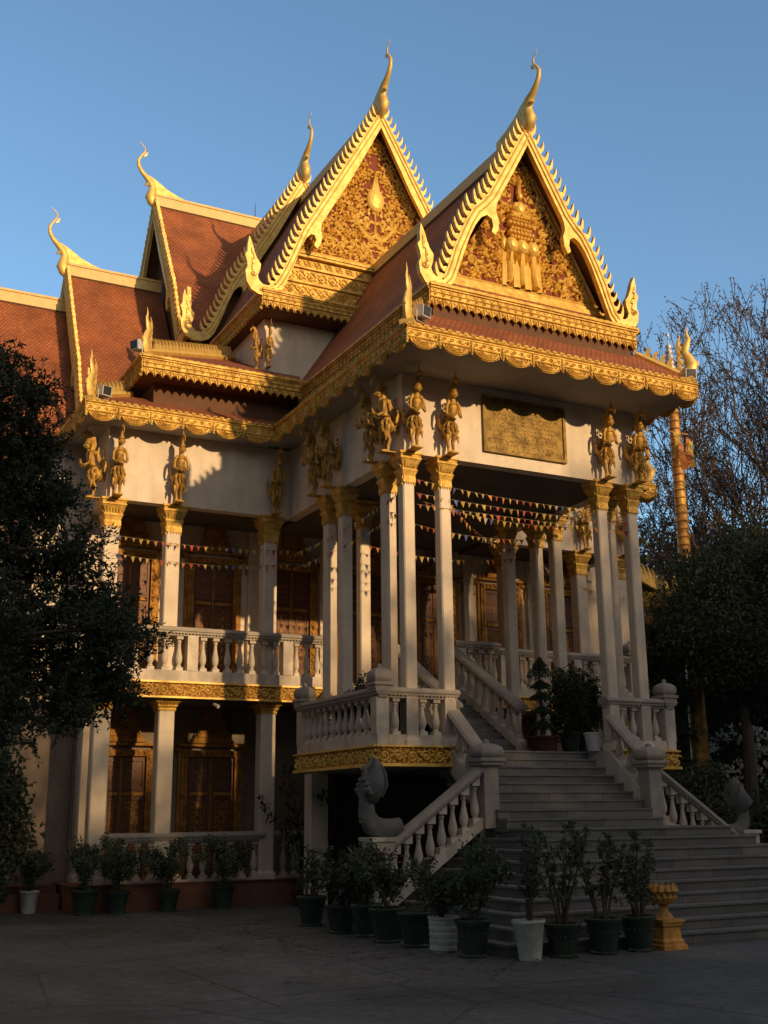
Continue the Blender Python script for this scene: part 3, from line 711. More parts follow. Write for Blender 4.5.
for i, z in enumerate((13.52,13.95,14.34,14.62,14.70)): m.tbox(TG, -2.74+i*.12, z, -.38, 2.74-i*.12, z+.055, -.32+(.05 if i > 2 else 0))
for row, (z, h) in enumerate(((13.60,.32),(14.03,.28),(14.41,.18))):
    hw_ = 2.66-(z-13.5)*.46; n = int(2*hw_/.27)
    for i in range(n):
        u = -hw_+(i+.5)*2*hw_/n; r = h*.42
        m.stroke([(u-r,z+h/2),(u,z+h/2+r),(u+r,z+h/2),(u,z+h/2-r),(u-r,z+h/2)], .018, .03, TG, -.38)
        m.blob((u,z+h/2,-.37), (r*.4,r*.4,.03), TG, 6, 4)
        for a in (45,135,225,315): flame(m, TG, u+r*.9*math.cos(math.radians(a)), z+h/2+r*.9*math.sin(math.radians(a)), math.radians(a+60), .07, .018, .025, -1, -.38)
part('gable_base', m, GOLD2, cg)
m = MB(); m.add([TG(-2.9,13.42,-.02),TG(2.9,13.42,-.02),TG(2.75,13.54,-.36),TG(-2.75,13.54,-.36)], [(0,1,2,3)]); m.tbox(TG,-2.9,13.30,-.5,2.9,13.415,-.03)
part('sloping_sill', m, WALL, cg)
m = MB()
leaf_eave(m, (8.70,22.68,0), (14.90,22.68,0), 13.40, (0,-1,0)); leaf_eave(m, (8.68,27.6,0), (8.68,22.70,0), 13.38, (-1,0,0)); leaf_eave(m, (14.92,22.7,0), (14.92,27.6,0), 13.38, (1,0,0))
part('cross_gable_cornice', m, GOLD2)
m = MB(); m.box(8.75,22.75,12.98,14.85,27.8,13.02); m.box(8.8,22.8,13.05,14.8,27.8,13.28); part('cross_gable_soffit', m, SOFF)
m = MB(); m.box(9.0,23.35,10.0,14.6,28.9,12.97); part('upper_wall', m, WALL)
for s in (1,-1):
    X = lambda x: x if s > 0 else 2*XC-x
    obj('bracket_figure', FIG, GOLD, temple, M=Matrix.Translation((X(9.07),23.34,11.72)) @ Matrix.Rotation(-PI/2,4,'Z') @ Matrix.Diagonal((.6,.6,.74,1)))
    obj('bracket_figure', FIG, GOLD, temple, M=Matrix.Translation((X(8.99),23.47,11.72)) @ Matrix.Rotation(PI if s > 0 else 0,4,'Z') @ Matrix.Diagonal((.6,.6,.74,1)))
# third gable behind
TH = FR(27.7)
rh = gable_roof('rear_gable_roof', TH, [(0,19.74),(1.86,16.36),(2.5,15.0),(3.14,14.1)], 0, -5)
m = MB(); m.box(XC-.08,27.75,19.6,XC+.08,32,19.95); part('ridge_cap', m, RIDGE, rh)
m = MB(); m.prism([(-2.9,14.0),(2.9,14.0),(0,19.3)], TH, -.5, -.4); gh = part('rear_gable', m, SOFF)
for s in (-1,1): part('bargeboard', barge(TH, s, PB, dv=.8, tooth=.17), GOLDY, gh)
obj('roof_finial', CHOFA, GOLDY, gh, M=Matrix.Translation((XC,27.65,19.72)) @ Matrix.Rotation(-PI/2,4,'Z') @ Matrix.Diagonal((1.15,1.25,1.02,1)))
# main hall roofs, ridge along x, three tiers -------------------------------
YM = 32.04
for tier, (xe, zr, zf, hwid, x_in) in enumerate(((8.6,20.35,14.4,3.55,XC),(6.04,17.40,11.6,3.55,8.9),(-7.5,16.2,10.2,3.7,6.2))):
    for s in (1,-1):
        if tier == 2 and s < 0: continue
        X = lambda x: x if s > 0 else 2*XC-x
        T = frame((X(xe),YM,0), (0,-s,0), (-s,0,0))
        k = hwid/3.12; sv = (zr-zf)/(19.0-13.36)
        P = [(0,zr-.04),(1.86*k,zr-(19.0-15.6)*sv),(2.5*k,zr-(19.0-14.25)*sv),(3.12*k,zf)]
        wi = -(x_in-xe)
        r = gable_roof('hall_roof', T, P, 0, wi)
        m = MB(); m.tbox(T, -.09, zr-.1, wi, .09, zr+.27, -.02); m.tbox(T, -.12, zr+.22, wi, .12, zr+.29, -.04); obj('ridge_cap', m, RIDGE, r)
        m = MB(); m.prism([(-3*k,zf),(3*k,zf),(0,zr-.4)], T, -.5, -.4); g = part('hall_gable', m, SOFF)
        for q in (-1,1): obj('bargeboard', barge(T, q, PB, su=k, dv=zr-19.0, sv=sv, v0=19.0, tooth=.17), GOLDY, g)
        obj('roof_finial', CHOFA, GOLDY, g, M=Matrix.Translation((X(xe),YM,zr-.02)) @ Matrix.Rotation(PI if s > 0 else 0,4,'Z') @ Matrix.Diagonal((1.2,1.1,1.13,1)))
m = MB(); m.box(8.7,28.8,10,14.9,35.3,14.3); part('hall_wall', m, WALL)
m = MB(); m.box(6.3,28.9,9,17.3,35.2,11.6); part('hall_wall', m, WALL)
m = MB(); m.box(-7,29.0,0,18.0,35.0,10.1); part('hall_wall', m, WALL)

# portico walls over the columns
m = MB(); m.box(9.2,17.0,ZB,14.4,17.24,9.40); pw = part('portico_wall', m, WALL)
for a, b in ((9.2,9.44),(14.16,14.4)): m = MB(); m.box(a,17.241,ZB,b,22.4,9.40); part('portico_wall', m, WALL)
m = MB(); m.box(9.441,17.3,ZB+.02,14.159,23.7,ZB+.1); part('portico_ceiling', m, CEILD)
for s in (1,-1):
    X = lambda x: x if s > 0 else 2*XC-x
    a, b = sorted((X(5.24),X(9.199))); m = MB(); m.box(a,22.2,ZB,b,22.44,9.40); part('veranda_wall', m, WALL)
    a, b = sorted((X(5.24),X(5.48))); m = MB(); m.box(a,22.441,ZB,b,27.2,9.40); part('veranda_wall', m, WALL)
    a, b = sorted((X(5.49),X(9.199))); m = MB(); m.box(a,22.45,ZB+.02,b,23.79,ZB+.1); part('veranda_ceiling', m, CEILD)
# plaque
m = MB(); TPl = frame((10.87,16.998,8.12), (1,0,0), (0,-1,0))
m.tbox(TPl, 0, 0, 0, 1.86, 1.10, .03)
PLQ = goldmat('olive_gold_plaque', (.34,.22,.055), (.17,.10,.025), metal=.4, rough=.45, bscale=45, bump=.6)
plq = part('plaque', m, PLQ, pw)
m = MB()
for a in (0,1.80): m.tbox(TPl, a, 0, .031, a+.06, 1.10, .06)
for a in (0,1.04): m.tbox(TPl, .061, a, .031, 1.799, a+.06, .06)
rng = random.Random(11)
for k in range(26):      # worn floral border
    for v in (.09,1.01): flame(m, TPl, .08+k*.067, v, rng.uniform(0,6), .07, .015, .015, 1, .03)
for row in range(9):     # worn, unreadable relief rows
    u = .22
    while u < 1.62:
        L = rng.uniform(.03,.10); flame(m, TPl, u, .20+row*.082+rng.uniform(-.01,.01), rng.uniform(-.6,.6), L, .012, .012, rng.uniform(-2,2), .03); u += L+.02
obj('plaque_frame', m, PLQ, plq)

# walls of the storeys behind the verandas
SHADE_TAN = plaster('shade_tan_plaster', (.30,.235,.17), (.20,.15,.11))  # brownish plaster, darkened so its colour carries the lower storey's shade
m = MB(); m.box(4.2,23.8,3.92,19.4,24.0,9.38); part('inner_wall', m, WALL)
m = MB(); m.box(4.2,23.8,0,19.4,24.0,3.915); part('ground_floor_wall', m, SHADE_TAN)
for a, b in ((4.2,4.4),(19.2,19.4)): m = MB(); m.box(a,24.001,0,b,28.9,9.3); part('side_wall', m, WALL)
for x in (5.35,7.12,9.0,10.75):
    for X in (x, 2*XC-x):
        m = MB(); m.box(X-.14,23.68,ZV,X+.14,23.8,ZB); part('pilaster', m, WALL)
        if x < 9: m = MB(); m.box(X-.14,23.68,.45,X+.14,23.8,3.9); part('pilaster', m, SHADE_TAN)
# veranda floors
for s in (1,-1):
    X = lambda x: x if s > 0 else 2*XC-x
    a, b = sorted((X(5.2),X(9.96))); m = MB(); m.box(a,21.98,3.93,b,23.8,ZV); vf = part('veranda_floor', m, RAILM)
    m = MB(); m.box(a+.1,22.1,3.90,b-.1,23.78,3.928); obj('floor_underside', m, CEILD, vf)
m = MB(); m.box(9.97,21.0,3.93,13.63,23.8,ZV); part('veranda_floor', m, RAILM)
for s in (1,-1):
    X = lambda x: x if s > 0 else 2*XC-x; m = MB()
    a, b = sorted((X(5.16),X(9.96)))
    T = frame((a,21.975,3.93), (1,0,0), (0,-1,0)); band_relief(m, T, b-a, .33, 0, unit=.30); m.tbox(T, 0, 0, 0, b-a, .035, .05); m.tbox(T, 0, .295, 0, b-a, .33, .05)
    T = frame((X(5.175),23.6,3.93), (0,-1,0), (-s,0,0)); band_relief(m, T, 1.62, .33, 0); m.tbox(T, 0, 0, 0, 1.65, .035, .05); m.tbox(T, 0, .295, 0, 1.65, .33, .05)
    part('veranda_gilt_band', m, GOLD)
for s in (1,-1):
    X = lambda x: x if s > 0 else 2*XC-x; m = MB()
    a, b = sorted((X(5.176),X(9.95))); m.box(a,21.976,3.932,b,21.98,ZV-.002)
    m.box(min(X(5.18),X(5.24)),21.98,3.932,max(X(5.18),X(5.24)),23.6,ZV-.002)
    part('band_ground', m, CARVE)

# columns ------------------------------------------------------------------
PC = column_proto(.112, ZB-ZL, .54); WC = column_proto(.15, ZB-ZV, .56, 'veranda_column'); LC = column_proto(.16, 3.93-.48, .22, 'lower_column')
FP = lambda x, y, z, a, k=1: obj('bracket_figure', FIG, GOLD, temple, M=Matrix.Translation((x,y,z)) @ Matrix.Rotation(a,4,'Z') @ Matrix.Diagonal((1.12,1.2,.98*k,1)))
LEFT, FRONT, RIGHT = PI, -PI/2, 0
for s in (1,-1):
    X = lambda x: x if s > 0 else 2*XC-x
    side = LEFT if s > 0 else RIGHT
    for x, y in ((9.312,17.112),(10.05,17.112),(9.312,17.80),(9.312,19.62),(9.312,20.32),(10.05,20.32)):
        PC.at(temple, X(x), y, ZL)
    for x in (9.312,10.05): FP(X(x), 16.99, ZB, FRONT)
    for y in (17.16,17.80,19.62,20.32): FP(X(9.19), y, ZB, side)
    for x in (5.40,6.66,8.80):
        WC.at(temple, X(x), 22.36, ZV); FP(X(x), 22.19, ZB, FRONT)
        LC.at(temple, X(x), 22.36, .48)
    LC.at(temple, X(5.42), 23.5, .48); FP(X(5.23), 22.36, ZB, side)
for X in (9.19, 2*XC-9.19): m = MB(); m.box(X-.17,20.5,0,X+.17,20.84,2.455); part('undercroft_pier', m, WALL)
m = MB(); m.box(9.42,21.2,0,14.2,21.4,3.9); part('undercroft_dark_sheet', m, DARK)  # near-black sheet painting the unlit depth of the open undercroft

# plinths
m = MB(); m.box(-7,23.0,0,4.95,23.3,.30); m.box(-7,23.301,0,4.95,24,.45); part('plinth', m, PLINTH)
m = MB(); m.box(5.0,22.1,0,9.4,23.79,.46); m.box(4.96,22.06,.461,9.4,23.79,.48); part('plinth', m, PLINTH)
m = MB(); m.box(14.6,22.1,0,18.6,23.79,.48); part('plinth', m, PLINTH)

# doors --------------------------------------------------------------------
def door(parent, x, y, z0, wd, h, spire=True):
    T = frame((x,y,z0), (1,0,0), (0,-1,0)); hw = wd/2; m = MB()
    for s in (-1,1):
        a, b = sorted((s*hw, s*(hw-.13))); m.tbox(T, a, 0, 0, b, h, .10)
        a, b = sorted((s*(hw+.07), s*hw)); m.tbox(T, a, 0, 0, b, h+.08, .06)
        u = s*(hw-.065)
        k = 0.12
        while k < h-.1: flame(m, T, u, k, PI/2+s*.5, .13, .028, .03, -1.2*s, .10); m.blob((u, k, .11), (.02,.02,.02), T, 5, 3); k += .16
        flame(m, T, s*(hw+.02), h+.02, -.3 if s > 0 else PI+.3, .22, .06, .06, 1.2*s, .05)
        m.prism([(s*(hw+.08),h+.10),(s*(hw+.20),h-.05),(s*(hw+.16),h-.32),(s*(hw+.26),h-.06),(s*(hw+.24),h+.10)][::s], T, .02, .08)
    m.tbox(T, -hw, h-.13, .0, hw, h, .101); m.tbox(T, -hw-.1, h+.08, 0, hw+.1, h+.14, .12)
    for i in range(int(wd/.12)): flame(m, T, -hw+.06+i*.12, h-.10, PI/2, .10, .025, .03, 1, .10); flame(m, T, -hw+i*.12, h+.14, PI/2, .12+.05*(i % 2), .035, .06, .5, .02)
    f = obj('door_frame', m, GOLDD, parent)
    m = MB(); m.tbox(T, -hw+.13, 0, -.0, hw-.13, h-.13, .03)
    for s in (-1,1):
        a, b = sorted((s*.025, s*(hw-.16)))
        for z, t in ((.08,h*.62),(h*.68,h-.2)):
            m.tbox(T, a, z, .031, b, z+.04, .055); m.tbox(T, a, t-.04, .031, b, t, .055); m.tbox(T, a, z+.041, .031, a+.04, t-.041, .055); m.tbox(T, b-.04, z+.041, .031, b, t-.041, .055)
    d = obj('door_leaf', m, WOOD, f)
    m = MB()
    for s in (-1,1):
        u = s*(hw-.13)*.52; k = .2
        while k < h*.6: flame(m, T, u, k, PI/2+.4*s, .12, .03, .02, -1.5*s, .03); flame(m, T, u, k, PI/2-.9*s, .09, .02, .02, 1.5*s, .03); k += .17
        m.tbox(T, min(s*.02,s*.005), .02, .056, max(s*.02,s*.005), h-.15, .062)
    for s in (-1,1):
        a, b = sorted((s*.07, s*(hw-.20)))
        nn = max(2, int((b-a)/.09)); 
        for iu in range(nn):
            k = .16
            while k < h*.60: flame(m, T, a+(b-a)*(iu+.5)/nn, k, PI/2+(.9 if iu % 2 else -.9), .09, .02, .02, -1.6 if iu % 2 else 1.6, .03); k += .10
            for k in (h*.74,h*.82): flame(m, T, a+(b-a)*(iu+.5)/nn, k, PI/2, .07, .02, .02, 1, .03)
        m.tbox(T, a-.02, h*.64, .031, b+.02, h*.665, .07)
    obj('door_gilding', m, GOLDD, f)
    if spire:
        m = MB(); z = h+.15
        m.prism([(-hw*.75,z),(hw*.75,z),(hw*.62,z+.12),(hw*.45,z+.2),(hw*.40,z+.42),(hw*.30,z+.66),(hw*.2,z+.82),(.03,z+.98),(-.03,z+.98),(-hw*.2,z+.82),(-hw*.30,z+.66),(-hw*.40,z+.42),(-hw*.45,z+.2),(-hw*.62,z+.12)], T, .02, .16)
        for k in range(5):
            zz = z+.14+k*.14; ww = hw*(.55-.09*k)
            for q in (-1,1): flame(m, T, q*ww*.9, zz, PI/2-q*.5, .13, .03, .03, q*1.2, .16)
            m.tbox(T, -ww, zz-.02, .158, ww, zz, .178)
        obj('door_crown', m, GOLDD, f)
    return f
for s in (1,-1):
    X = lambda x: x if s > 0 else 2*XC-x
    for x in (6.2,8.06,9.92): door(temple, X(x), 23.795, ZV, 1.16, 2.95)
    for x in (6.2,8.12): door(temple, X(x), 23.795, .48, 1.30, 2.55)
door(temple, XC, 23.795, ZV, 1.7, 3.0)

# balustrades ---------------------------------------------------------------
BL = baluster_proto(.60, .072)
def balustrade(A, B, z, posts=(), count=None, name='balustrade', par=None, base=.17, rail=True, top=.92, inset=.12, finials=True):
    # straight balustrade with square posts at given distances
    A = Vector((*A,0)); B = Vector((*B,0)); D = B-A; L = D.length; D.normalize(); Nn = Vector((-D.y, D.x, 0))
    T = lambda u, v, w: A + D*u + Nn*w + Vector((0,0,z+v))
    m = MB(); m.tbox(T, 0, 0, -.10, L, base, .10)
    for p in posts: m.tbox(T, p-.11, base, -.115, p+.11, top-.14, .115)
    root = obj(name, m, RAILM, par or temple)
    r = MB()
    r.tbox(T, -.03, top-.15, -.09, L+.03, top-.10, .09)
    r.tbox(T, -.05, top-.10, -.125, L+.05, top-.06, .125)
    r.prism([(-.15,top-.06),(.15,top-.06),(.155,top-.03),(.12,top+.015),(.05,top+.035),(-.05,top+.035),(-.12,top+.015),(-.155,top-.03)], lambda a, b, c: T(c, b, a), -.06, L+.06)
    k = 0.03
    while k < L:
        for q in (-.135,.105): r.tbox(T, k, top-.115, q, k+.03, top-.101, q+.03)
        k += .07
    obj('handrail', r, CAPM, root)
    if finials:
        for p in finials: 
            q = T(p, top+.05, 0); obj('post_finial', DOME, CAPM, root, M=Matrix.Translation(q))
    stops = sorted([0-.02]+list(posts)+[L+.02]); 
    segs = []
    ps = sorted(posts); edges = []
    prev = 0
    for p in ps:
        if p-.11-prev > .1: edges.append((prev, p-.11))
        prev = p+.11
    if L-prev > .1: edges.append((prev, L))
    tot = sum(b-a for a, b in edges); cnt = count or round(tot/.26)
    for a, b in edges:
        n = max(1, round(cnt*(b-a)/tot))
        for i in range(n):
            q = T(a+(b-a)*(i+.5)/n, base, 0); BL.at(root, q.x, q.y, q.z, math.atan2(D.y, D.x), (1,1,(top-.15-base)/.60))
    return root
DOME = mesh('post_finial', dome_mesh(.11), CAPM, True)
# portico landing slab with gilt band
m = MB(); m.box(8.63,16.995,2.46,10.17,20.36,2.80); part('landing_slab', m, CEIL)
m = MB(); m.box(9.2,20.361,2.46,10.17,21.0,2.80); part('landing_slab', m, CEIL)
m = MB(); m.box(13.43,16.995,2.46,14.97,21.0,2.80); part('landing_slab', m, CEIL)
m = MB(); m.box(10.171,17.6,2.46,13.429,21.0,ZL-.002); part('landing_slab', m, STEP)
for s in (1,-1):
    X = lambda x: x if s > 0 else 2*XC-x; m = MB()
    a, b = sorted((X(8.63),X(10.19))); T = frame((a,16.99,2.45), (1,0,0), (0,-1,0)); band_relief(m, T, b-a, .345, 0, unit=.27, h=.04); m.tbox(T, -.02, 0, 0, b-a+.0, .05, .06); m.tbox(T, -.02, .315, 0, b-a, .345, .05)
    if s > 0: T = frame((8.625,20.35,2.45), (0,-1,0), (-1,0,0))
    else: T = frame((14.975,16.99,2.45), (0,1,0), (1,0,0))
    band_relief(m, T, 3.35, .345, 0, unit=.27, h=.04); m.tbox(T, -.02, 0, 0, 3.37, .05, .06); m.tbox(T, -.02, .315, 0, 3.37, .345, .05)
    part('landing_gilt_band', m, GOLD)
m = MB(); m.box(8.628,16.992,2.452,10.168,16.994,2.798); m.box(8.627,16.995,2.452,8.629,20.35,2.798); part('band_ground', m, CARVE)
m = MB(); m.box(13.432,16.992,2.452,14.972,16.994,2.798); m.box(14.971,16.995,2.452,14.973,20.35,2.798)
part('band_ground', m, CARVE)
for s in (1,-1):
    X = lambda x: x if s > 0 else 2*XC-x
    if s > 0:
        balustrade((8.75,20.35), (8.75,17.0), 2.8, (.11,3.24), 11, finials=(.11,3.24))
        balustrade((8.86,17.11), (10.17,17.11), 2.8, (.45,1.19), 3, finials=())
    else:
        balustrade((14.85,17.0), (14.85,20.35), 2.8, (.11,3.24), 11, finials=(.11,3.24))
        balustrade((13.43,17.11), (14.74,17.11), 2.8, (.12,.85), 3, finials=())
# wing veranda balustrades
m1 = balustrade((5.3,22.1), (9.94,22.1), ZV, (.12,1.78,3.83), None, base=.22, top=1.06, finials=())
balustrade((13.66,22.1), (18.3,22.1), ZV, (.81,2.86,4.52), None, base=.22, top=1.06, finials=(4.52,))
balustrade((12.62,21.1), (13.64,21.1), ZV, (.1,), None, base=.15, top=1.0, finials=())
# ground storey balustrade
balustrade((5.55,22.30), (8.7,22.30), .48, (), 12, base=.04, top=.88, finials=())
balustrade((8.9,22.5), (9.9,22.5), .48, (), 4, base=.04, top=.88, finials=())

# inner stairs to the veranda
m = MB()
for i in range(10): m.box(11.1,18.6+i*.25,ZL+.0,12.42,21.1,ZL+(i+1)*.1486-.001*(i == 9))
part('inner_steps', m, STEP)
def slope_rail(P0, P1, parent, n, h=.62, basew=.085, thick=.1, vertical_posts=(), name='stair_balustrade', topcurve=None):
    # P0 (low) to P1 (high): points at foot level of the balusters
    P0 = Vector(P0); P1 = Vector(P1); D = P1-P0; H = Vector((D.x, D.y, 0)); L = H.length; Hn = H.normalized(); sl = D.z/L
    Nn = Vector((-Hn.y, Hn.x, 0)); T = lambda u, v, w: P0 + Hn*u + Nn*w + Vector((0,0,sl*u+v))
    m = MB(); m.tbox(T, 0, -.16, -.09, L, .02, .09); root = obj(name, m, RAILM, parent)
    r = MB(); r.prism([(-.145,h+.06),(.145,h+.06),(.15,h+.10),(.115,h+.15),(.05,h+.17),(-.05,h+.17),(-.115,h+.15),(-.15,h+.10)], lambda a, b, c: T(c, b, a), -.02, L+.02)
    r.tbox(T, 0, h-.0, -.08, L, h+.03, .08); r.tbox(T, 0, h+.03, -.115, L, h+.06, .115)
    k = .03
    while k < L-.02:
        for q in (-.125,.10): r.tbox(T, k, h+.012, q, k+.03, h+.029, q+.025)
        k += .07
    obj('handrail', r, CAPM, root)
    for i in range(n):
        u = L*(i+.5)/n; q = T(u, 0, 0)
        b = BL.at(root, q.x, q.y, q.z-.03, math.atan2(Hn.y, Hn.x), (1,1,(h-.0)/.60))
    k = .07; ah = math.atan2(Hn.y, Hn.x)
    lo = MB(); lo.add([(-k,-k,-sl*k-.01),(k,-k,sl*k-.01),(k,k,sl*k-.01),(-k,k,-sl*k-.01),(-k,-k,.07),(k,-k,.07),(k,k,.07),(-k,k,.07)], [(0,3,2,1),(0,1,5,4),(1,2,6,5),(2,3,7,6),(3,0,4,7),(4,5,6,7)])
    hi = MB(); hi.add([(-k,-k,-.09),(k,-k,-.09),(k,k,-.09),(-k,k,-.09),(-k,-k,-sl*k),(k,-k,sl*k),(k,k,sl*k),(-k,k,-sl*k)], [(0,3,2,1),(0,1,5,4),(1,2,6,5),(2,3,7,6),(3,0,4,7)])
    lo = mesh('foot_block', lo, RAILM); hi = mesh('cap_block', hi, RAILM)
    for i in range(n):
        u = L*(i+.5)/n
        obj('foot_block', lo, RAILM, root, M=Matrix.Translation(T(u,0,0)) @ Matrix.Rotation(ah,4,'Z')); obj('cap_block', hi, RAILM, root, M=Matrix.Translation(T(u,h,0)) @ Matrix.Rotation(ah,4,'Z'))
    return root
slope_rail((12.5,18.5,ZL+.22), (12.5,21.1,ZV+.22), temple, 9, h=.56)
slope_rail((11.05,18.5,ZL+.22), (11.05,21.1,ZV+.22), temple, 9, h=.56)

# side lean-to porches at either end --------------------------------------
for s in (1,-1):
    X = lambda x: x if s > 0 else 2*XC-x
    # front edge from (5.2, z 9.25) outward down to (1.3, z 7.7)
    A = (X(5.2),25.0,9.2); B = (X(1.4),25.0,7.75)
    roof('porch_roof', [[A, B, (B[0],28,B[2]), (A[0],28,A[2])]])
    L = math.hypot(3.8,1.45); D = Vector((B[0]-A[0],0,B[2]-A[2])).normalized()
    T = lambda u, v, w: Vector(A) + D*u + Vector((0,-w,v))
    m = MB(); m.tbox(T, 0, -.2, 0, L, .06, .1)
    k = .2
    while k < L-.2:
        P = [(k-.07,.05),(k+.09,.05),(k+.07,.16),(k-.02,.24),(k-.12,.36),(k-.06,.2),(k-.08,.1)]
        m.prism(P, T, .02, .09); k += .19
    for q in ((L-.05,0,.06),(L+.06,.12,.06),(L+.02,.3,.06)): pass
    m.tube([T(L-.1,0,.05),T(L+.1,.02,.05),T(L+.16,.2,.05),T(L+.08,.38,.05),T(L+.14,.6,.05)], [.09,.09,.08,.05,.01], 7)
    part('porch_bargeboard', m, GOLDY)
    m = MB(); a, b = sorted((X(1.5),X(5.2))); swag_eave(m, (a,24.95,0), (b,24.95,0), 7.66, (0,-1,0)); part('porch_fringe', m, GOLD2)
    m = MB(); m.prism([(X(5.0),7.6),(X(2.0),7.6),(X(5.0),9.0)][::s], lambda u, v, w: Vector((u, 25.2+w, v)), 0, .1); part('porch_tympanum', m, WALL); m = MB(); m.box(min(X(2.2),X(5.0)),25.2,0,max(X(2.2),X(5.0)),25.4,7.3); part('porch_wall', m, WALL)
    FP(X(2.3), 25.18, 6.25, FRONT, .75)

# ------------------------------------------------------------------ entrance staircase
stair = empty('entrance_staircase', (XC, 14.5, 0))
tag(stair, 'wide grey granite stairway flaring out at its foot, with cream balustrades and naga heads', 'staircase')
rz = .146; tr = .26
XL0, XR0 = 10.25, 14.05; Y10 = 14.80
m = MB(); tm = MB()
for k in range(10, 0, -1):
    j = 10-k; xl = XL0-.24*j; xr = XR0+.27*j; y = Y10-tr*j; z = k*rz
    m.box(xl, y, z-rz if k > 1 else 0, xr, 16.35, z-.032) if k > 0 else None
    tm.box(xl-.025, y-.025, z-.030, xr+.025, 16.35, z)
part_ = lambda n, mb, mt, p=None, sm=False: obj(n, mb, mt, p or stair, sm)
part_('lower_steps', m, STEP); part_('lower_treads', tm, STEPS2)
m = MB(); tm = MB()
XA, XB = 10.2, 13.32
for i in range(9):
    k = 11+i; y = 15.62+i*.245; z = k*rz
    y2 = y+.6 if i < 8 else y+.02
    m.box(XA, y, z-rz-.05, XB, y2, z-.032); tm.box(XA, y-.02, z-.030, XB, (y+.26 if i < 8 else y+.02), z-(0 if i < 8 else .0))
part_('upper_steps', m, STEP); part_('upper_treads', tm, STEPS2)
# stringers / side blocks
m = MB()
TS = lambda u, v, w: Vector((w, u, v))
m.prism([(16.2,1.70),(17.0,2.35),(17.0,2.772),(16.2,2.05)], TS, 10.02, 10.195); part_('stringer', m, RAILM); m = MB()
m.prism([(16.2,1.47),(17.6,1.47),(17.6,2.772),(17.0,2.772),(16.2,2.1)], TS, 13.325, 13.62); part_('stringer', m, RAILM); m = MB()
m.prism([(15.6,.1),(16.9,2.46),(17.2,2.46),(15.9,.1)], TS, 10.3, 10.6)
part_('stringer', m, RAILM)
# newel posts with domes
PX = (10.14, 13.49)
for x in PX:
    m = MB(); m.box(x-.135,15.93,1.462,x+.135,16.2,2.44); p = part_('newel_post', m, CAPM)
    obj('post_finial', DOME, CAPM, p, M=Matrix.Translation((x,16.065,2.50)) @ Matrix.Diagonal((1.3,1.3,.98,1)))
for x in PX: slope_rail((x,16.15,2.0), (x+(-.02 if x < XC else .0),17.0,2.72), stair, 3, h=.52)
slope_rail((8.35,16.07,.44+.03), (10.0,16.07,1.62), stair, 8, h=.66)
slope_rail((15.35,16.07,.44+.03), (13.62,16.07,1.62), stair, 8, h=.66)
m = MB(); m.box(8.0,15.85,0,8.34,16.28,1.30); m.box(7.96,15.82,1.30,8.38,16.31,1.36); part_('end_pedestal', m, RAILM); m = MB()
m.box(15.36,15.85,0,15.7,16.28,1.30); m.box(15.32,15.82,1.30,15.74,16.31,1.36); part_('end_pedestal', m, RAILM)
def naga_mesh():
    # local: x outward, z up from pedestal top
    mb = MB()
    mb.tube([(-.50,0,.22),(-.30,0,.17),(-.08,0,.16),(.10,0,.24),(.19,0,.42),(.19,0,.60),(.14,0,.78)], [.14,.17,.19,.19,.165,.15,.15], 14, 1.0, (0,1,0))
    pts = [(.15,0,.62),(.13,0,.74),(.08,0,.88),(.03,0,1.02),(.0,0,1.16),(-.01,0,1.28),(.0,0,1.40)]
    mb.tube(pts, [.15,.19,.19,.165,.13,.08,.015], 16, [1.3,1.7,2.1,2.2,2.2,2.1,1.5], (0,1,0))
    for k in range(-3,4):      # the fan of heads
        y = k*.10; z = 1.10-abs(k)*.085+(.10 if k == 0 else 0)
        mb.tube([(.22,y*.4,.66),(.27,y*.75,.82),(.22,y,z-.05),(.26,y,z+.01),(.32,y,z-.01)], [.045,.055,.06,.055,.015], 7)
        mb.tube([(.20,y*.8,z),(.10,y*1.1,z+.12),(.07,y*1.15,z+.24)], [.045,.04,.006], 6)
        mb.tube([(-.06,y*.5,.72),(-.10,y*.95,.92),(-.07,y*1.0,1.10),(-.01,y*.8,1.28)], [.03,.035,.03,.01], 6)
    for i in range(6): mb.tube([(.16,-.13,.28+i*.07),(.34,0,.28+i*.07),(.16,.13,.28+i*.07)], .014, 5)
    return mb
NG = mesh('naga_head', naga_mesh(), NAGA, True)
obj('naga_head', NG, NAGA, stair, M=Matrix.Translation((8.14,16.07,1.34)) @ Matrix.Rotation(PI,4,'Z') @ Matrix.Diagonal((.84,.70,.86,1)))
obj('naga_head', NG, NAGA, stair, M=Matrix.Translation((15.42,16.07,1.20)) @ Matrix.Diagonal((.75,.62,.78,1)))

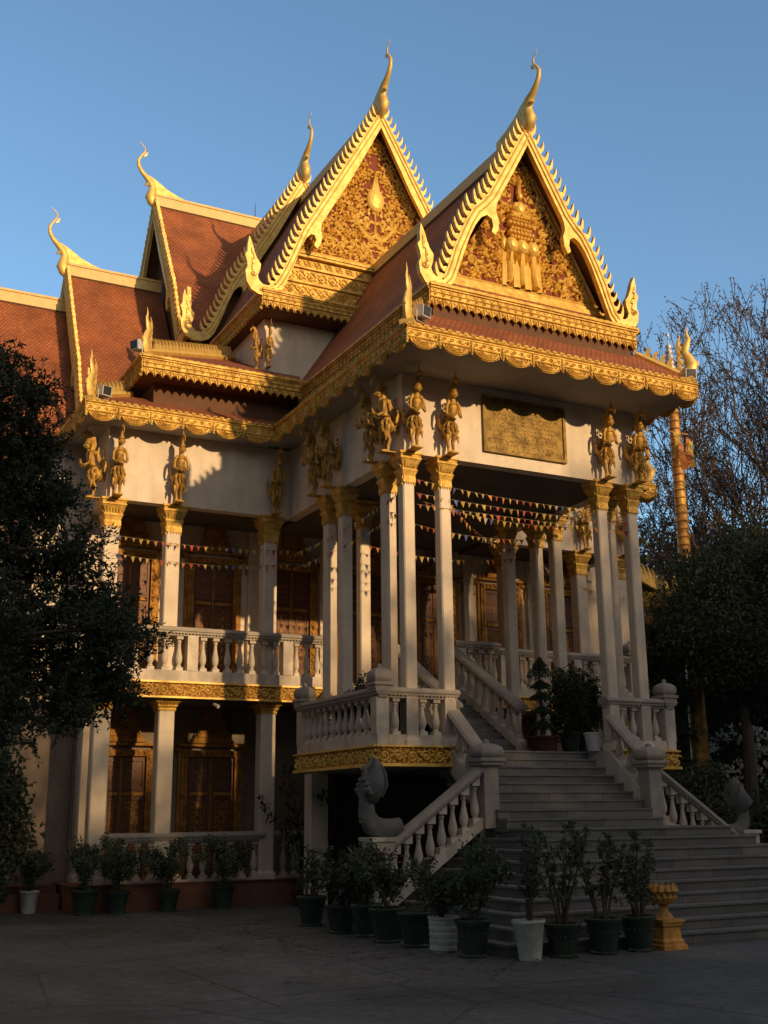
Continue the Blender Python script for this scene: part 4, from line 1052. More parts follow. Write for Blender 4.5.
# ------------------------------------------------------------------ bunting
def pennant(mat):
    m = MB(); m.add([(-.055,0,0),(.055,0,0),(.01,.012,-.15)], [(0,1,2)]); m.add([(-.055,.004,0),(.055,.004,0),(.01,.016,-.15)], [(2,1,0)]); return mesh('pennant', m, mat)
PEN = [pennant(q) for q in FLAGS]
rb = random.Random(4)
def bunting(A, B, sag, label, step=.145):
    A = Vector(A); B = Vector(B); D = B-A; L = D.length; ro = empty('bunting_string', A)
    tag(ro, label, 'bunting', 'strings of pennants across the porch')
    f = lambda t: A + D*t - Vector((0,0,sag*4*t*(1-t)))
    m = MB(); m.tube([f(i/12) for i in range(13)], .004, 4); obj('cord', m, ROPE, ro)
    n = int(L/step); az = math.atan2(D.y, D.x); order = [1,0,1,2,1,4,1,2,0,1,3,1,0,2,1,1]
    for i in range(n):
        p = f((i+.5)/n); k = order[(i*5+int(L*7)) % 16]
        obj('pennant', PEN[k], FLAGS[k], ro, M=Matrix.Translation(p) @ Matrix.Rotation(az+rb.uniform(-.6,.6),4,'Z') @ Matrix.Rotation(rb.uniform(-.5,.5),4,'X') @ Matrix.Scale(rb.uniform(.5,.85),4))
bunting((9.45,17.02,7.42), (14.2,17.05,7.34), .10, 'highest string of red and yellow pennants between the front portico columns')
bunting((9.45,17.00,7.16), (14.2,17.05,7.14), .06, 'middle string of red and yellow pennants between the front portico columns')
bunting((9.45,16.98,6.95), (14.2,17.05,6.96), .02, 'lowest string of red and yellow pennants between the front portico columns')
bunting((10.1,20.2,6.95), (13.6,20.2,7.0), .15, 'string of pennants between the rear portico columns, above the inner stairs')
bunting((9.25,17.3,7.2), (9.2,22.2,7.05), .1, 'string of pennants along the left side of the portico, upper one')
bunting((9.25,17.3,6.85), (9.2,22.2,6.75), .1, 'string of pennants along the left side of the portico, lower one')
bunting((5.45,22.15,7.12), (9.2,22.1,7.15), .08, 'upper string of pennants across the left wing veranda')
bunting((5.45,22.15,6.75), (9.2,22.1,6.85), .12, 'lower string of pennants across the left wing veranda')
bunting((14.4,20.2,6.9), (18.2,22.1,6.8), .15, 'string of pennants running towards the right wing veranda')
bunting((10.1,17.9,7.3), (13.6,18.0,7.2), .12, 'string of pennants under the portico ceiling, just behind the front strings')
bunting((10.1,18.9,7.2), (13.6,18.9,7.15), .15, 'string of pennants under the middle of the portico ceiling')
bunting((10.1,17.2,7.3), (13.6,20.2,7.2), .25, 'string of pennants crossing diagonally under the portico ceiling')

# ------------------------------------------------------------------ floodlights and small fittings
def flood(x, y, z, rz, label):
    r = empty('floodlight', (x,y,z), rz); tag(r, label, 'floodlight', 'floodlights on the eaves')
    M = Matrix.Translation((x,y,z)) @ Matrix.Rotation(rz,4,'Z')
    T = lambda u, v, w: (u, w, v)
    m = MB(); m.prism([(-.10,-.10),(.12,-.14),(.14,.06),(-.06,.12)], T, -.11, .11); obj('housing', m, LAMPG, r, M=M)
    m = MB(); m.prism([(.121,-.12),(.13,-.12),(.15,.05),(.141,.05)], T, -.09, .09); obj('glass', m, LAMPD, r, M=M)
    m = MB(); m.tube([(0,-.12,0),(0,-.12,-.2),(0,.12,-.2),(0,.12,0)], .012, 5); obj('bracket', m, LAMPG, r, M=M)
flood(8.98,15.86,10.06, -1.2, 'floodlight on the portico eave corner, left of the front gable')
flood(14.92,15.84,9.92, -1.9, 'floodlight on the right corner of the portico eave')
flood(4.98,21.80,9.98, -1.2, 'floodlight on the lower eave corner of the left wing')
flood(5.72,22.10,11.22, -2.6, 'floodlight on the upper eave corner of the left wing')
r = empty('security_camera', (7.62,22.2,3.86)); tag(r, 'small white security camera under the left veranda floor', 'camera')
m = MB(); m.tube([(7.62,22.22,3.93),(7.62,22.2,3.86)], .015, 6); obj('mount', m, POTW, r)
m = MB(); m.tube([(7.60,22.16,3.86),(7.66,22.04,3.80)], [.035,.04], 8); obj('camera_body', m, POTW, r)
r = MB(); r.tube([(11.95,32.04,20.5),(11.95,32.04,21.2)], [.02,.008], 5)
tag(obj('lightning_rod', r, LAMPD), 'thin dark lightning rod above the hall roof ridge', 'lightning rod')

# ------------------------------------------------------------------ plants
def leaf(mb, p, d, up, L, wd):
    d = d.normalized(); s = d.cross(up)
    if s.length < 1e-4: s = d.orthogonal()
    s.normalize(); n = s.cross(d)*(-.15*L)
    a = p; b = p+d*L*.45+s*wd+n*0; c = p+d*L+n; e_ = p+d*L*.45-s*wd
    mb.add([a,b,c,e_], [(0,1,2,3)])
def rv(g=random):
    while True:
        v = Vector((g.uniform(-1,1), g.uniform(-1,1), g.uniform(-1,1)))
        if .01 < v.length < 1: return v.normalized()
def grow(mbw, tips, p, d, L, r, depth, g, spread=.6, up=.1, seg=3, rmin=.002):
    pts = [p]; rad = [r]
    for i in range(seg):
        d = (d + rv(g)*.22 + Vector((0,0,up))*.5).normalized(); p = p + d*L/seg; pts.append(p); rad.append(r*(1-.4*(i+1)/seg))
        tips.append((p.copy(), d.copy(), depth))
    rad = [max(q, rmin) for q in rad]; mbw.tube(pts, rad, 6 if depth > 2 else 4)
    if depth <= 0: return
    for k in range(g.choice((2,3))):
        nd = (d + rv(g)*spread + Vector((0,0,up))).normalized()
        grow(mbw, tips, pts[-1 if k < 2 else -2], nd, L*g.uniform(.62,.85), rad[-1]*(.95 if rmin > .005 else .75), depth-1, g, spread, up, seg, rmin)
def pot_green(h=.40, r=.22):
    m = MB(); m.lathe([(r*.62,.03*h),(r*.72,.0),(r*.74,.06*h),(r*.66,.10*h),(r*.80,.45*h),(r*.92,.82*h),(r*1.02,.88*h),(r*1.04,.97*h),(r*.98,h),(r*.86,h),(r*.84,.88*h)], n=18)
    for k in range(3):
        a = k*2*PI/3+.4; m.blob((r*.66*math.cos(a), r*.66*math.sin(a), .03*h), (.05,.05,.03), None, 6, 3)
    for k in range(18):
        a = k*2*PI/18; m.blob((r*.84*math.cos(a), r*.84*math.sin(a), .62*h), (.016,.016,.02), None, 5, 3)
    return m
def pot_white(h=.42, r=.17, ribs=False):
    m = MB(); p = [(r*.66,0),(r*.70,.02)]
    if ribs:
        for i in range(5): z = h*(.05+i*.18); p += [(r*.86+.012*i*.3,z+.02),(r*.86+.012*i*.3,z+h*.14),(r*.80+.012*i*.3,z+h*.16)]
        p += [(r*1.0,h*.94),(r*1.0,h),(r*.86,h),(r*.84,h*.9)]
    else: p += [(r*.95,h*.90),(r*1.05,h*.93),(r*1.05,h),(r*.92,h),(r*.9,h*.9)]
    m.lathe(p, n=20); return m
def bush(kind, H, spread, g, z0):
    st = MB(); lf = MB()
    if kind == 'stems':           # several thin upright leafy stems (adenium-like)
        for i in range(g.choice((6,7,8))):
            a = g.uniform(0,6.28); lean = g.uniform(.02,1)*spread; p = Vector((.06*math.cos(a), .06*math.sin(a), z0)); pts = [p]; hh = H*g.uniform(.6,1)
            for k in range(6):
                t = (k+1)/6; pts.append(Vector((p.x+lean*math.cos(a)*t**1.2+g.uniform(-.02,.02), p.y+lean*math.sin(a)*t**1.2+g.uniform(-.02,.02), z0+hh*t)))
            st.tube(pts, [.022,.018,.015,.012,.010,.008,.004], 5)
            for k in range(2,7):
                q = pts[k]
                for j in range(g.choice((2,3))):       # side twigs with leaves
                    d = (rv(g)+Vector((0,0,.8))).normalized(); e_ = q+d*g.uniform(.06,.16)
                    st.tube([q,e_], [.006,.003], 3)
                    for l in range(12): leaf(lf, q.lerp(e_, g.uniform(.3,1)), (rv(g)+Vector((0,0,.3))).normalized(), rv(g), g.uniform(.05,.085), .015)
    elif kind == 'bushy':
        p = Vector((0,0,z0)); tips = []
        for i in range(6): grow(st, tips, p, (rv(g)*.5+Vector((0,0,1))).normalized(), H*g.uniform(.20,.46), .012, 3, g, .75, .16)
        for q, d, dep in tips:
            if dep < 4:
                for l in range(5): leaf(lf, q+rv(g)*g.uniform(0,.11), (rv(g)+d*.4).normalized(), rv(g), g.uniform(.045,.085), .018)
    elif kind == 'mass':
        for i in range(9):
            a = g.uniform(0,6.28); st.tube([(0,0,z0),(spread*.3*math.cos(a),spread*.3*math.sin(a),z0+H*.4),(spread*.7*math.cos(a),spread*.7*math.sin(a),z0+H*g.uniform(.6,1))], [.02,.014,.005], 5)
        for i in range(int(9000*spread*H)):
            d = rv(g)*g.random()**.4; lump = 1+.22*math.sin(d.x*7+d.z*5)*math.cos(d.y*6+d.z*8)
            leaf(lf, Vector((d.x*spread*lump, d.y*spread*lump, z0+H*.46+d.z*H*.52*lump)), (rv(g)+Vector((0,0,.2))).normalized(), rv(g), g.uniform(.05,.09), .016)
    elif kind == 'broad':         # big drooping leaves
        for i in range(12):
            a = g.uniform(0,6.28); L = spread*g.uniform(.5,1); pts = [Vector((0,0,z0))]; hh = H*g.uniform(.55,1)
            for k in range(5): t = (k+1)/5; pts.append(Vector((L*math.cos(a)*t, L*math.sin(a)*t, z0+hh*(t**.7))))
            st.tube(pts, [.02,.017,.014,.011,.008,.005], 5)
            for k in range(1,6):
                for j in range(16):
                    d = (rv(g)+Vector((0,0,-.1))).normalized(); leaf(lf, pts[k]+rv(g)*.10, d, Vector((0,0,1)), g.uniform(.10,.19), .03)
    return st, lf
SP = []
def potted(x, y, z, pot, kind, H, spread, label, seed, leafm=None, flowers=None, ph=.40, pr=.22, potm=None, group='potted plants around the temple', cat='potted plant', rz_=None):
    g = random.Random(seed); r = empty('potted_plant', (x,y,z), 0); tag(r, label, cat, group); M = Matrix.Translation((x,y,z)) @ Matrix.Rotation(seed*1.3,4,'Z')
    ph *= g.uniform(.92,1.1); pr *= g.uniform(.92,1.08); M = M @ Matrix.Rotation(g.uniform(-.025,.025),4,'X')
    pm = {'green': pot_green(ph,pr), 'white': pot_white(ph,pr), 'ribbed': pot_white(ph,pr,True), 'bowl': pot_green(ph,pr)}[pot]
    mt = potm or {'green': POTG, 'white': POTW, 'ribbed': POTW, 'bowl': POTR}[pot]
    po = obj('pot', pm, mt, r, True, M)
    sm = MB(); sm.lathe([(pr*.85,ph*.88),(.01,ph*.93)], n=12); obj('soil', sm, SOIL, po, False, M)
    if kind:
        st, lf = bush(kind, H, spread, g, ph*.88); obj('stems', st, BARK, r, True, M); obj('foliage', lf, leafm or L_POT, r, False, M)
        if flowers:
            for i in range(flowers):
                fm = MB()
                c = Vector((g.uniform(-1,1)*spread*.6, g.uniform(-1,1)*spread*.6, ph+H*g.uniform(.45,1.0)))
                for k in range(6): leaf(fm, c, (Vector((math.cos(k), math.sin(k), .4))), Vector((0,0,1)), .05, .022)
                obj('flower', fm, L_ORAN, r, False, M)
    return r
potted(4.35,22.75,0,'white','bushy',.75,.3,'white fluted vase with a leafy plant at the far left of the plinth',1,ph=.42,pr=.17)
potted(5.15,22.1-.35,0,'green','bushy',.85,.35,'green pot second from the left below the lower veranda, beside the white vase',2,L_POT2)
potted(5.72,21.75,0,'green','bushy',.95,.35,'green pot standing right in front of the leftmost lower column',3,L_POT)
potted(6.68,21.72,0,'green','bushy',.98,.4,'green pot with airy leaves in front of the second lower column',4,L_POT2)
potted(7.72,21.70,0,'green','bushy',.80,.38,'green pot in front of the lower door and balustrade',5)
potted(9.35,21.4,0,'bowl','broad',2.3,1.0,'large leafy shrub in a terracotta bowl under the portico edge',6,L_DARK,ph=.26,pr=.34)
row = [(7.75,17.6,'stems',.75),(7.66,16.3,'broad',.8),(7.72,15.6,'bushy',.75),(7.66,14.8,'bushy',.9),(7.72,14.1,None,0),(7.70,13.35,'bushy',.75),(7.78,12.75,'bushy',.8),(8.20,12.15,'stems',1.15),(8.70,12.18,'stems',1.15),(9.32,12.18,'stems',1.2),(9.88,12.18,'stems',1.05)]
labs = ['green pot with reddish stems, farthest back in the row beside the stair foot','green pot with long pale leaves, second from the back of the row by the stairs',
 'dark green pot with a small bush just behind the orange-flowered plant','green pot holding the bush with orange flowers beside the stair balustrade','empty green pot directly left of the ribbed white pot',
 'ribbed white pot with a dark bush beside the left flight','green pot with a round bush between the two white pots','tapered plain white pot with a thin wiry plant at the corner of the steps',
 'green pot just right of the plain white pot, with many upright stems','green pot with upright stems, third from the golden lotus pedestal counted leftward past one pot','green pot with loose leafy stems directly left of the golden lotus pedestal']
labs[9] = 'green pot with upright stems, middle one of the three in front of the steps'
for i, ((x, y, k, H), lb) in enumerate(zip(row, labs)):
    pot = {5:'ribbed',7:'white'}.get(i,'green'); 
    potted(x, y, 0, pot, k, H, .38 if k != 'broad' else .4, lb, 20+i, L_POT2 if i % 3 == 1 else L_POT, flowers=7 if i == 3 else (3 if i == 10 else None), ph=.44 if i in (5,7) else .42, pr=.19 if pot != 'green' else .235, group='potted plants in a row by the stairs')
potted(8.30,12.62-.25,0,'green',None,0,0,'small dark low pot tucked between the round bush and the plain white pot',77,ph=.25,pr=.2,group='potted plants in a row by the stairs') if False else None
# plants on the landing
def tiered(x, y, z, label, K=1.14):
    r = empty('bonsai_tree', (x,y,z)); tag(r, label, 'bonsai', 'plants on the portico landing'); g = random.Random(9)
    M = Matrix.Translation((x,y,z)) @ Matrix.Scale(K,4); obj('pot', pot_green(.26,.28), POTR, r, True, M)
    st = MB(); st.tube([(0,0,.2),(.03,0,.6),(-.02,.02,1.0),(0,0,1.45)], [.05,.04,.03,.01], 7); obj('trunk', st, BARK, r, True, M)
    lf = MB()
    for z0, rr, hh in ((.38,.30,.13),(.62,.28,.12),(.86,.25,.11),(1.06,.22,.10),(1.22,.26,.32)):
        for i in range(900):
            a = g.uniform(0,6.28); t = g.random(); zz = z0+hh*t; q = rr*(1-t)**.8*math.sqrt(g.random())
            leaf(lf, Vector((q*math.cos(a), q*math.sin(a), zz)), rv(g), rv(g), .04, .012)
    obj('foliage', lf, L_DARK, r, False, M)
tiered(12.66,18.05,ZL,'clipped cone-topped tiered bonsai in a dark red bowl at the top of the stairs')
potted(13.42,18.25,ZL,'green','mass',1.35,.42,'bushy shrub immediately right of the tiered bonsai on the landing',41,L_DARK,group='plants on the portico landing')
potted(13.98,18.5,ZL,'green','mass',1.3,.40,'bushy shrub behind the white pot at the right of the stair top',42,L_DARK,group='plants on the portico landing')
potted(13.30,17.36,ZL,'white',None,0,0,'plain white pot at the right end of the top step beside the column',43,ph=.36,pr=.17,group='plants on the portico landing')
potted(9.02,18.15,ZL,'green','mass',.95,.32,'leafy bush behind the left portico balustrade, near the corner post',44,L_DARK,group='plants on the portico landing')
potted(9.0,19.1,ZL,'green','stems',.75,.4,'thin twiggy plant behind the left portico balustrade, nearer the building',45,L_POT2,group='plants on the portico landing')

# golden lotus pedestal
r = empty('lotus_pedestal', (10.33,12.22,0)); tag(r, 'golden lotus flower ornament on a square stepped pedestal at the foot of the steps', 'pedestal')
M = Matrix.Translation((10.33,12.22,0))
m = MB(); m.sq([(.20,0),(.20,.05),(.17,.07),(.175,.10),(.15,.13),(.14,.26),(.165,.29),(.165,.315),(.19,.33),(.19,.36),(.10,.37)], ch=.01); obj('base', m, ORANGE, r, False, M)
m = MB(); m.lathe([(.13,.36),(.11,.40),(.06,.46),(.05,.50),(.07,.52),(.05,.54),(.08,.57),(.14,.62),(.165,.70),(.15,.76),(.12,.77),(.10,.70)], n=16)
for k in range(12):
    a = k*2*PI/12
    for zz, rr, ll in ((.60,.12,.12),(.68,.15,.12)):
        a2 = a + (.26 if zz > .65 else 0); c = Vector((math.cos(a2), math.sin(a2), 0))
        m.tube([c*rr*.8+Vector((0,0,zz-.04)), c*(rr+.025)+Vector((0,0,zz+.03)), c*(rr+.01)+Vector((0,0,zz+ll))], [.03,.045,.005], 6)
obj('lotus', m, ORANGE, r, True, M)

# fallen leaves on the forecourt
g = random.Random(64); m = MB()
for i in range(420):
    if g.random() < .7: p = Vector((7.4+g.gauss(0,.9), 14.5+g.uniform(-3.2,4.5), .012))
    else: p = Vector((g.uniform(0,12), g.uniform(6,21), .012))
    leaf(m, p, Vector((g.uniform(-1,1), g.uniform(-1,1), .05)), Vector((0,0,1)), g.uniform(.04,.09), .022)
tag(obj('fallen_leaves', m, L_RUST), 'small dry leaves scattered on the concrete forecourt', 'leaves', kind='stuff')
# ------------------------------------------------------------------ trees
def leafcloud(mb, cl, n, size, g, wdk=.3, droop=0):
    for (x, y, z, rr) in cl:
        for i in range(int(n*(rr*rr*4))):
            d = rv(g)*(rr*g.random()**.45); d.z *= .85
            p = Vector((x,y,z))+d
            leaf(mb, p, (rv(g)+Vector((0,0,-droop))+d*.4).normalized(), rv(g), size*g.uniform(.6,1.3), size*wdk)
# big dark tree leaning in from the left
g = random.Random(21)
t = empty('tree', (.55,10.4,0)); tag(t, 'big dark feathery tree leaning in from the left edge', 'tree')
st = MB(); tips = []
st.tube([(.55,10.4,0),(.6,10.4,1.2),(.75,10.45,2.4),(.9,10.5,3.6),(1.1,10.5,5.0),(1.25,10.5,6.2)], [.2,.16,.14,.11,.07,.03], 9)
pads = [(1.46,5.30,.34),(1.72,5.02,.26),(1.52,4.66,.36),(1.86,4.50,.28),(1.78,3.96,.40),(2.18,4.02,.26),(2.44,3.62,.30),(2.04,3.46,.38),(2.62,3.28,.30),(2.36,3.0,.34),(1.84,3.02,.40),(2.62,2.86,.24),(2.10,2.66,.26),(1.62,2.50,.30),(1.36,5.75,.22),(1.35,4.1,.4),(1.4,3.4,.42),(1.35,2.7,.36),(1.85,4.98,.16),(2.05,4.62,.16),(1.40,2.15,.24),(1.7,5.5,.15),(2.36,3.3,.28)]
tw = []
for i, (x, z, rr) in enumerate(pads):
    y = 10.5+g.uniform(-.5,.5)
    a = Vector((.9,10.45,max(1.6,z-g.uniform(.2,.9)))); b = Vector((x,y,z)); mid = a.lerp(b,.5)+Vector((0,0,.12))
    st.tube([a, mid, b], [.045,.03,.01], 5)
    # twigs radiating, feathery
    for k in range(int(120*rr/.3)):
        d = (rv(g)+Vector((.45,0,-.05))).normalized(); q = b+rv(g)*rr*1.05*g.random()**.5; e_ = q+d*g.uniform(.10,.30)
        tw.append((q,e_)); 
lf = MB()
for q, e_ in tw:
    st.tube([q,e_], [.005,.002], 3)
    for l in range(20):
        p = q.lerp(e_, g.random()); leaf(lf, p+rv(g)*.02, (rv(g)+(e_-q).normalized()*.8).normalized(), rv(g), g.uniform(.035,.06), .010)
leafcloud(lf, [(x,10.6+g.uniform(-.3,.4),z,rr*.9) for x, z, rr in pads], 1150, .05, g, .3)
leafcloud(lf, [(1.15,10.6,z,.62) for z in (2.8,3.6,4.4,5.0)], 1300, .06, g, .3)
obj('trunk', st, BARK, t); obj('crown', lf, L_LEFT, t)

# bare brown tree on the right, beyond the wing
def bare_tree(x, y, H, seed, label, leaves=3, rt=.28, spread=.62, mat=L_RUST, dense=1):
    g = random.Random(seed); t = empty('tree', (x,y,0)); tag(t, label, 'tree', 'trees at the right side'); st = MB(); tips = []
    p = Vector((x,y,0)); d = Vector((0,0,1)); pts = [p]; 
    for k in range(4): p = p+Vector((g.uniform(-.2,.2),g.uniform(-.2,.2),H*.07)); pts.append(p.copy())
    st.tube(pts, [rt,rt*.9,rt*.85,rt*.8,rt*.75], 8)
    for k in range(5*dense):
        a = k*2*PI/(5*dense)+g.uniform(-.3,.3); nd = Vector((math.cos(a)*.8, math.sin(a)*.8, 1.1)).normalized()
        grow(st, tips, pts[-1-(k % 2)], nd, H*.20, rt*.42, 6, g, spread, .12, 3, .011)
    lf = MB()
    for q, dd, dep in tips:
        if dep < 3 and math.sin(q.x*1.7+q.z*1.3)+math.cos(q.y*1.5-q.z) > -1.1:
            for l in range(leaves):
                leaf(lf, q+rv(g)*g.uniform(0,.16), rv(g), rv(g), g.uniform(.05,.10), .026)
    obj('trunk', st, BARK, t); obj('crown', lf, mat, t)
bare_tree(29.2, 24.6, 20.0, 5, 'tall thin-branched tree with sparse brown leaves against the sky at right', 3, dense=3)
bare_tree(30.5, 31.0, 16.0, 8, 'smaller sparse brown tree behind the gilded pillar', 3, dense=2)

def dense_tree(x, y, H, rr, seed, label, n=2600, size=.13, z0=.8, mat=L_LEFT):
    g = random.Random(seed); t = empty('tree', (x,y,0)); tag(t, label, 'tree', 'trees at the right side'); st = MB(); lf = MB()
    st.tube([(x,y,0),(x+.1,y,H*.4),(x,y,H*.85)], [.22,.15,.04], 8)
    for k in range(16):
        z = z0+(H-z0)*(k+.5)/16; q = rr*math.sin(PI*min(1,.18+.82*(1-(k+.5)/16)))**.7
        for j in range(4):
            a = g.uniform(0,6.28); ww = g.uniform(.5,1.0); c = Vector((x+q*ww*math.cos(a), y+q*ww*math.sin(a), z+g.uniform(-.3,.3))); st.tube([(x,y,z-.4),c], [.04,.012], 4)
            for i in range(int(n/64)):
                d = rv(g)*g.random()**.5*q*.55; leaf(lf, c+Vector((d.x,d.y,d.z*.7)), (rv(g)+Vector((0,0,-.3))).normalized(), rv(g), size*g.uniform(.6,1.3), size*.3)
    obj('trunk', st, BARK, t); obj('crown', lf, mat, t)
dense_tree(21.9,22.3,8.3,1.9,31,'dense dark evergreen in front of the gilded pillar',34000,.11,4.0)
dense_tree(27.2,26.4,10.4,2.8,36,'dark evergreen rising between the gilded pillar and the right edge',36000,.12,3.9)
dense_tree(26.4,24.6,9.6,2.6,32,'dark evergreen at the right edge behind the naga head',40000,.13,4.2)
dense_tree(20.9,24.2,6.4,.9,33,'narrow dark evergreen beside the right wing',12000,.11,1.2)
dense_tree(28.5,31.0,9.5,4.5,34,'broad dark tree behind the white-flowered bush',60000,.22,.3)
dense_tree(38,44.0,13.0,8,35,'large dark tree farthest away at the right',40000,.40,.6)
dense_tree(19.6,21.4,2.6,.9,36,'low dark shrub at the foot of the right wing',7000,.10,.1)
dense_tree(21.4,21.2,2.0,1.1,37,'low rounded dark shrub below the white-flowered bush',7000,.10,.1)
dense_tree(1.6,23.0,5.2,1.6,38,'dark shrub in the shade of the left porch',12000,.12,.2)
dense_tree(3.4,22.6,2.6,.8,39,'small dark palm-like shrub beside the lower left veranda',6000,.12,.1)
# white-flowered bush
g = random.Random(51); t = empty('flowering_bush', (23.7,24.2,0)); tag(t, 'bush covered in clusters of white flowers behind the right naga head', 'bush')
st = MB(); lf = MB(); fl = MB(); cx, cy_ = 23.6, 24.2
for k in range(12):
    a = g.uniform(0,6.28); e_ = Vector((cx+g.uniform(-1.2,1.2), cy_+g.uniform(-.8,.8), g.uniform(1.6,3.6))); st.tube([(cx,cy_,0),e_], [.04,.012], 5)
for i in range(13000):
    d = rv(g)*g.random()**.35; leaf(lf, Vector((cx+d.x*1.5, cy_+d.y*1.1, 2.2+d.z*1.7)), rv(g), rv(g), .12, .032)
for i in range(150):
    while True:
        d = rv(g)
        if d.y < .1 and d.z > -.3: break
    c = Vector((cx+d.x*1.5, cy_+d.y*1.15, 2.2+d.z*1.75))
    fl = MB()
    for k in range(g.choice((5,9,14))): leaf(fl, c+rv(g)*.10, (rv(g)+Vector((0,-.4,.5))).normalized(), rv(g), .11, .05)
    obj('flower_cluster', fl, L_FLOW, t)
obj('stems', st, BARK, t); obj('foliage', lf, L_DARK, t)

# gilded pillar with banners
r = empty('gilded_pillar', (22.0,24.1,0)); tag(r, 'tall gilded pillar with a silver ringed pinnacle and coloured banners, right of the temple', 'pillar')
m = MB(); m.lathe([(.32,0),(.32,.5),(.26,.6),(.25,3.0),(.19,7),(.155,11.2),(.14,13.7)], 22.0, 24.1, 18)
for i in range(36):
    z = 5.2+i*.23; m.lathe([(.185-.0015*i,z),(.225-.0015*i,z+.05),(.185-.0015*i,z+.1)], 22.0, 24.1, 14)
obj('shaft', m, ORANGE, r, True)
m = MB(); P = [(.17,13.65),(.26,13.75),(.24,13.95),(.16,14.0)]
for i in range(6): z = 14.02+i*.17; q = .17-.020*i; P += [(q,z),(q+.035,z+.05),(q+.02,z+.11),(q-.03,z+.13)]
P += [(.02,15.1),(.015,15.25),(.05,15.3),(.008,15.45)]; m.lathe(P, 22.0, 24.1, 14); obj('pinnacle', m, SILVER, r, True)
for k, (dx, c) in enumerate(((-.20,1),(.17,2),(.22,1),(-.14,2))):
    m = MB(); vs = []; fs = []
    for i in range(5):
        z = 12.2-.2*i-.12*k; q = .06*math.sin(i*1.1+k); vs += [(22.0+dx-.06+q,23.9-.05*k,z),(22.0+dx+.06+q,23.8-.05*k+.06*math.cos(i),z)]
        if i: j = 2*i; fs.append((j-2,j-1,j+1,j))
    m.add(vs, fs); m.add([(a,b+.01,c_) for a,b,c_ in vs], fs); obj('banner', m, FLAGS[c], r)
m = MB(); m.tube([(21.7,24.0,12.25),(22.4,24.0,12.25)], .02, 5); obj('banner_bar', m, ORANGE, r)
# small red-roofed shed at right edge
r = empty('shed', (26.3,22.2,0)); tag(r, 'small shed with a reddish brown roof at the right edge', 'shed')
m = MB(); m.prism([(0,2.1),(0,0),(4,0),(4,3.3),(2,3.9)], lambda u, v, w: Vector((24.0+u,22.6+w,v*.9)), 0, 3); obj('wall', m, PLINTH, r)
m = MB(); m.prism([(-.4,2.0),(-.4,2.12),(2,4.05),(2,3.93)], lambda u, v, w: Vector((24.0+u,22.4+w,v*.9)), 0, 3.4); m.prism([(4.4,2.9),(4.4,3.02),(2,4.05),(2,3.93)], lambda u, v, w: Vector((24.0+u,22.4+w,v*.9)), 0, 3.4); obj('roof', m, TILE, r)

# ------------------------------------------------------------------ the trees behind the camera that shade the forecourt
HT = [(-12,18),(8,19.5),(15.5,19.9),(17.5,18.9),(20.5,18.4),(22.5,17.9),(24.5,19.0),(26.8,21.2),(28.8,23.0),(33,25),(60,26)]
def topz(x):
    for (a, p), (b, q) in zip(HT[:-1], HT[1:]):
        if x <= b: return p+(q-p)*(x-a)/(b-a)
    return HT[-1][1]
def shade_tree(x, y, seed, label):
    g = random.Random(seed); t = empty('tree', (x,y,0)); tag(t, label, 'tree', 'trees across the forecourt, behind the viewer'); st = MB(); lf = MB(); H = topz(x)
    st.tube([(x,y,0),(x,y,H*.5),(x+.3,y,H*.8)], [.45,.3,.1], 8)
    for k in range(30):
        a = g.uniform(0,6.28); z = H*g.uniform(.35,.9); c = Vector((x+3*math.cos(a), y+2.6*math.sin(a), z)); st.tube([(x,y,z*.8),c], [.08,.02], 4)
    for i in range(6800):
        px = x+g.uniform(-2.4,2.4); py = y+g.uniform(-3,3); h = topz(px)+.6*math.sin(px*2.1+seed)+.4*math.sin(px*5+py); pz = g.uniform(3.5, h)
        dd = (h-pz)/6.4
        if dd < 1 and g.random() > dd**1.15: continue
        leaf(lf, Vector((px,py,pz)), rv(g), rv(g), .5*g.uniform(.6,1.3), .21)
    obj('trunk', st, BARK, t); obj('crown', lf, L_DARK, t)
names = ['one','two','three','four','five','six','seven','eight','nine','ten','eleven','twelve','thirteen','fourteen']
for i in range(14): shade_tree(-6+i*4.4, -25+(i % 2)*.8, 100+i, 'leafy tree in the row across the forecourt, behind the viewer')
def sky_blocker_tree(x, y, H, rr, seed, label):  # added out-of-view trees that cut skylight from the sides and darken the shade
    g = random.Random(seed); t = empty('tree', (x,y,0)); tag(t, label, 'tree', 'trees across the forecourt, behind the viewer'); st = MB(); lf = MB()
    st.tube([(x,y,0),(x,y,H*.5),(x+.3,y,H*.8)], [.5,.35,.1], 8)
    for k in range(26):
        d = rv(g)*g.random()**.33; c = Vector((x+d.x*rr*.75, y+d.y*rr*.75, H*.58+d.z*H*.32)); st.tube([(x,y,c.z*.75),c], [.1,.02], 4)
        for i in range(330):
            e_ = rv(g)*g.random()**.4*rr*.42; leaf(lf, c+e_, rv(g), rv(g), .55*g.uniform(.6,1.3), .22)
    obj('trunk', st, BARK, t); obj('crown', lf, L_DARK, t)
sky_blocker_tree(-6.5, 8, 15, 5.5, 201, 'large spreading tree, added to block skylight, left of the forecourt, nearest the viewer')
sky_blocker_tree(-8, 19, 14, 5.5, 202, 'large spreading tree, added to block skylight, left of the forecourt, nearest the hall')
sky_blocker_tree(-5, -4, 13, 5.0, 203, 'large spreading tree, added to block skylight, behind the viewer on the left')
sky_blocker_tree(31, 6, 15, 5.5, 204, 'large spreading tree, added to block skylight, right of the forecourt, nearer the viewer')
sky_blocker_tree(33, 15, 15, 5.5, 205, 'large spreading tree, added to block skylight, right of the forecourt, beside the stairs')
m = MB(); m.box(-60,-34,0,60,-30,9.0); m.box(-60.2,-34.2,9.0,60.2,-29.8,9.3)
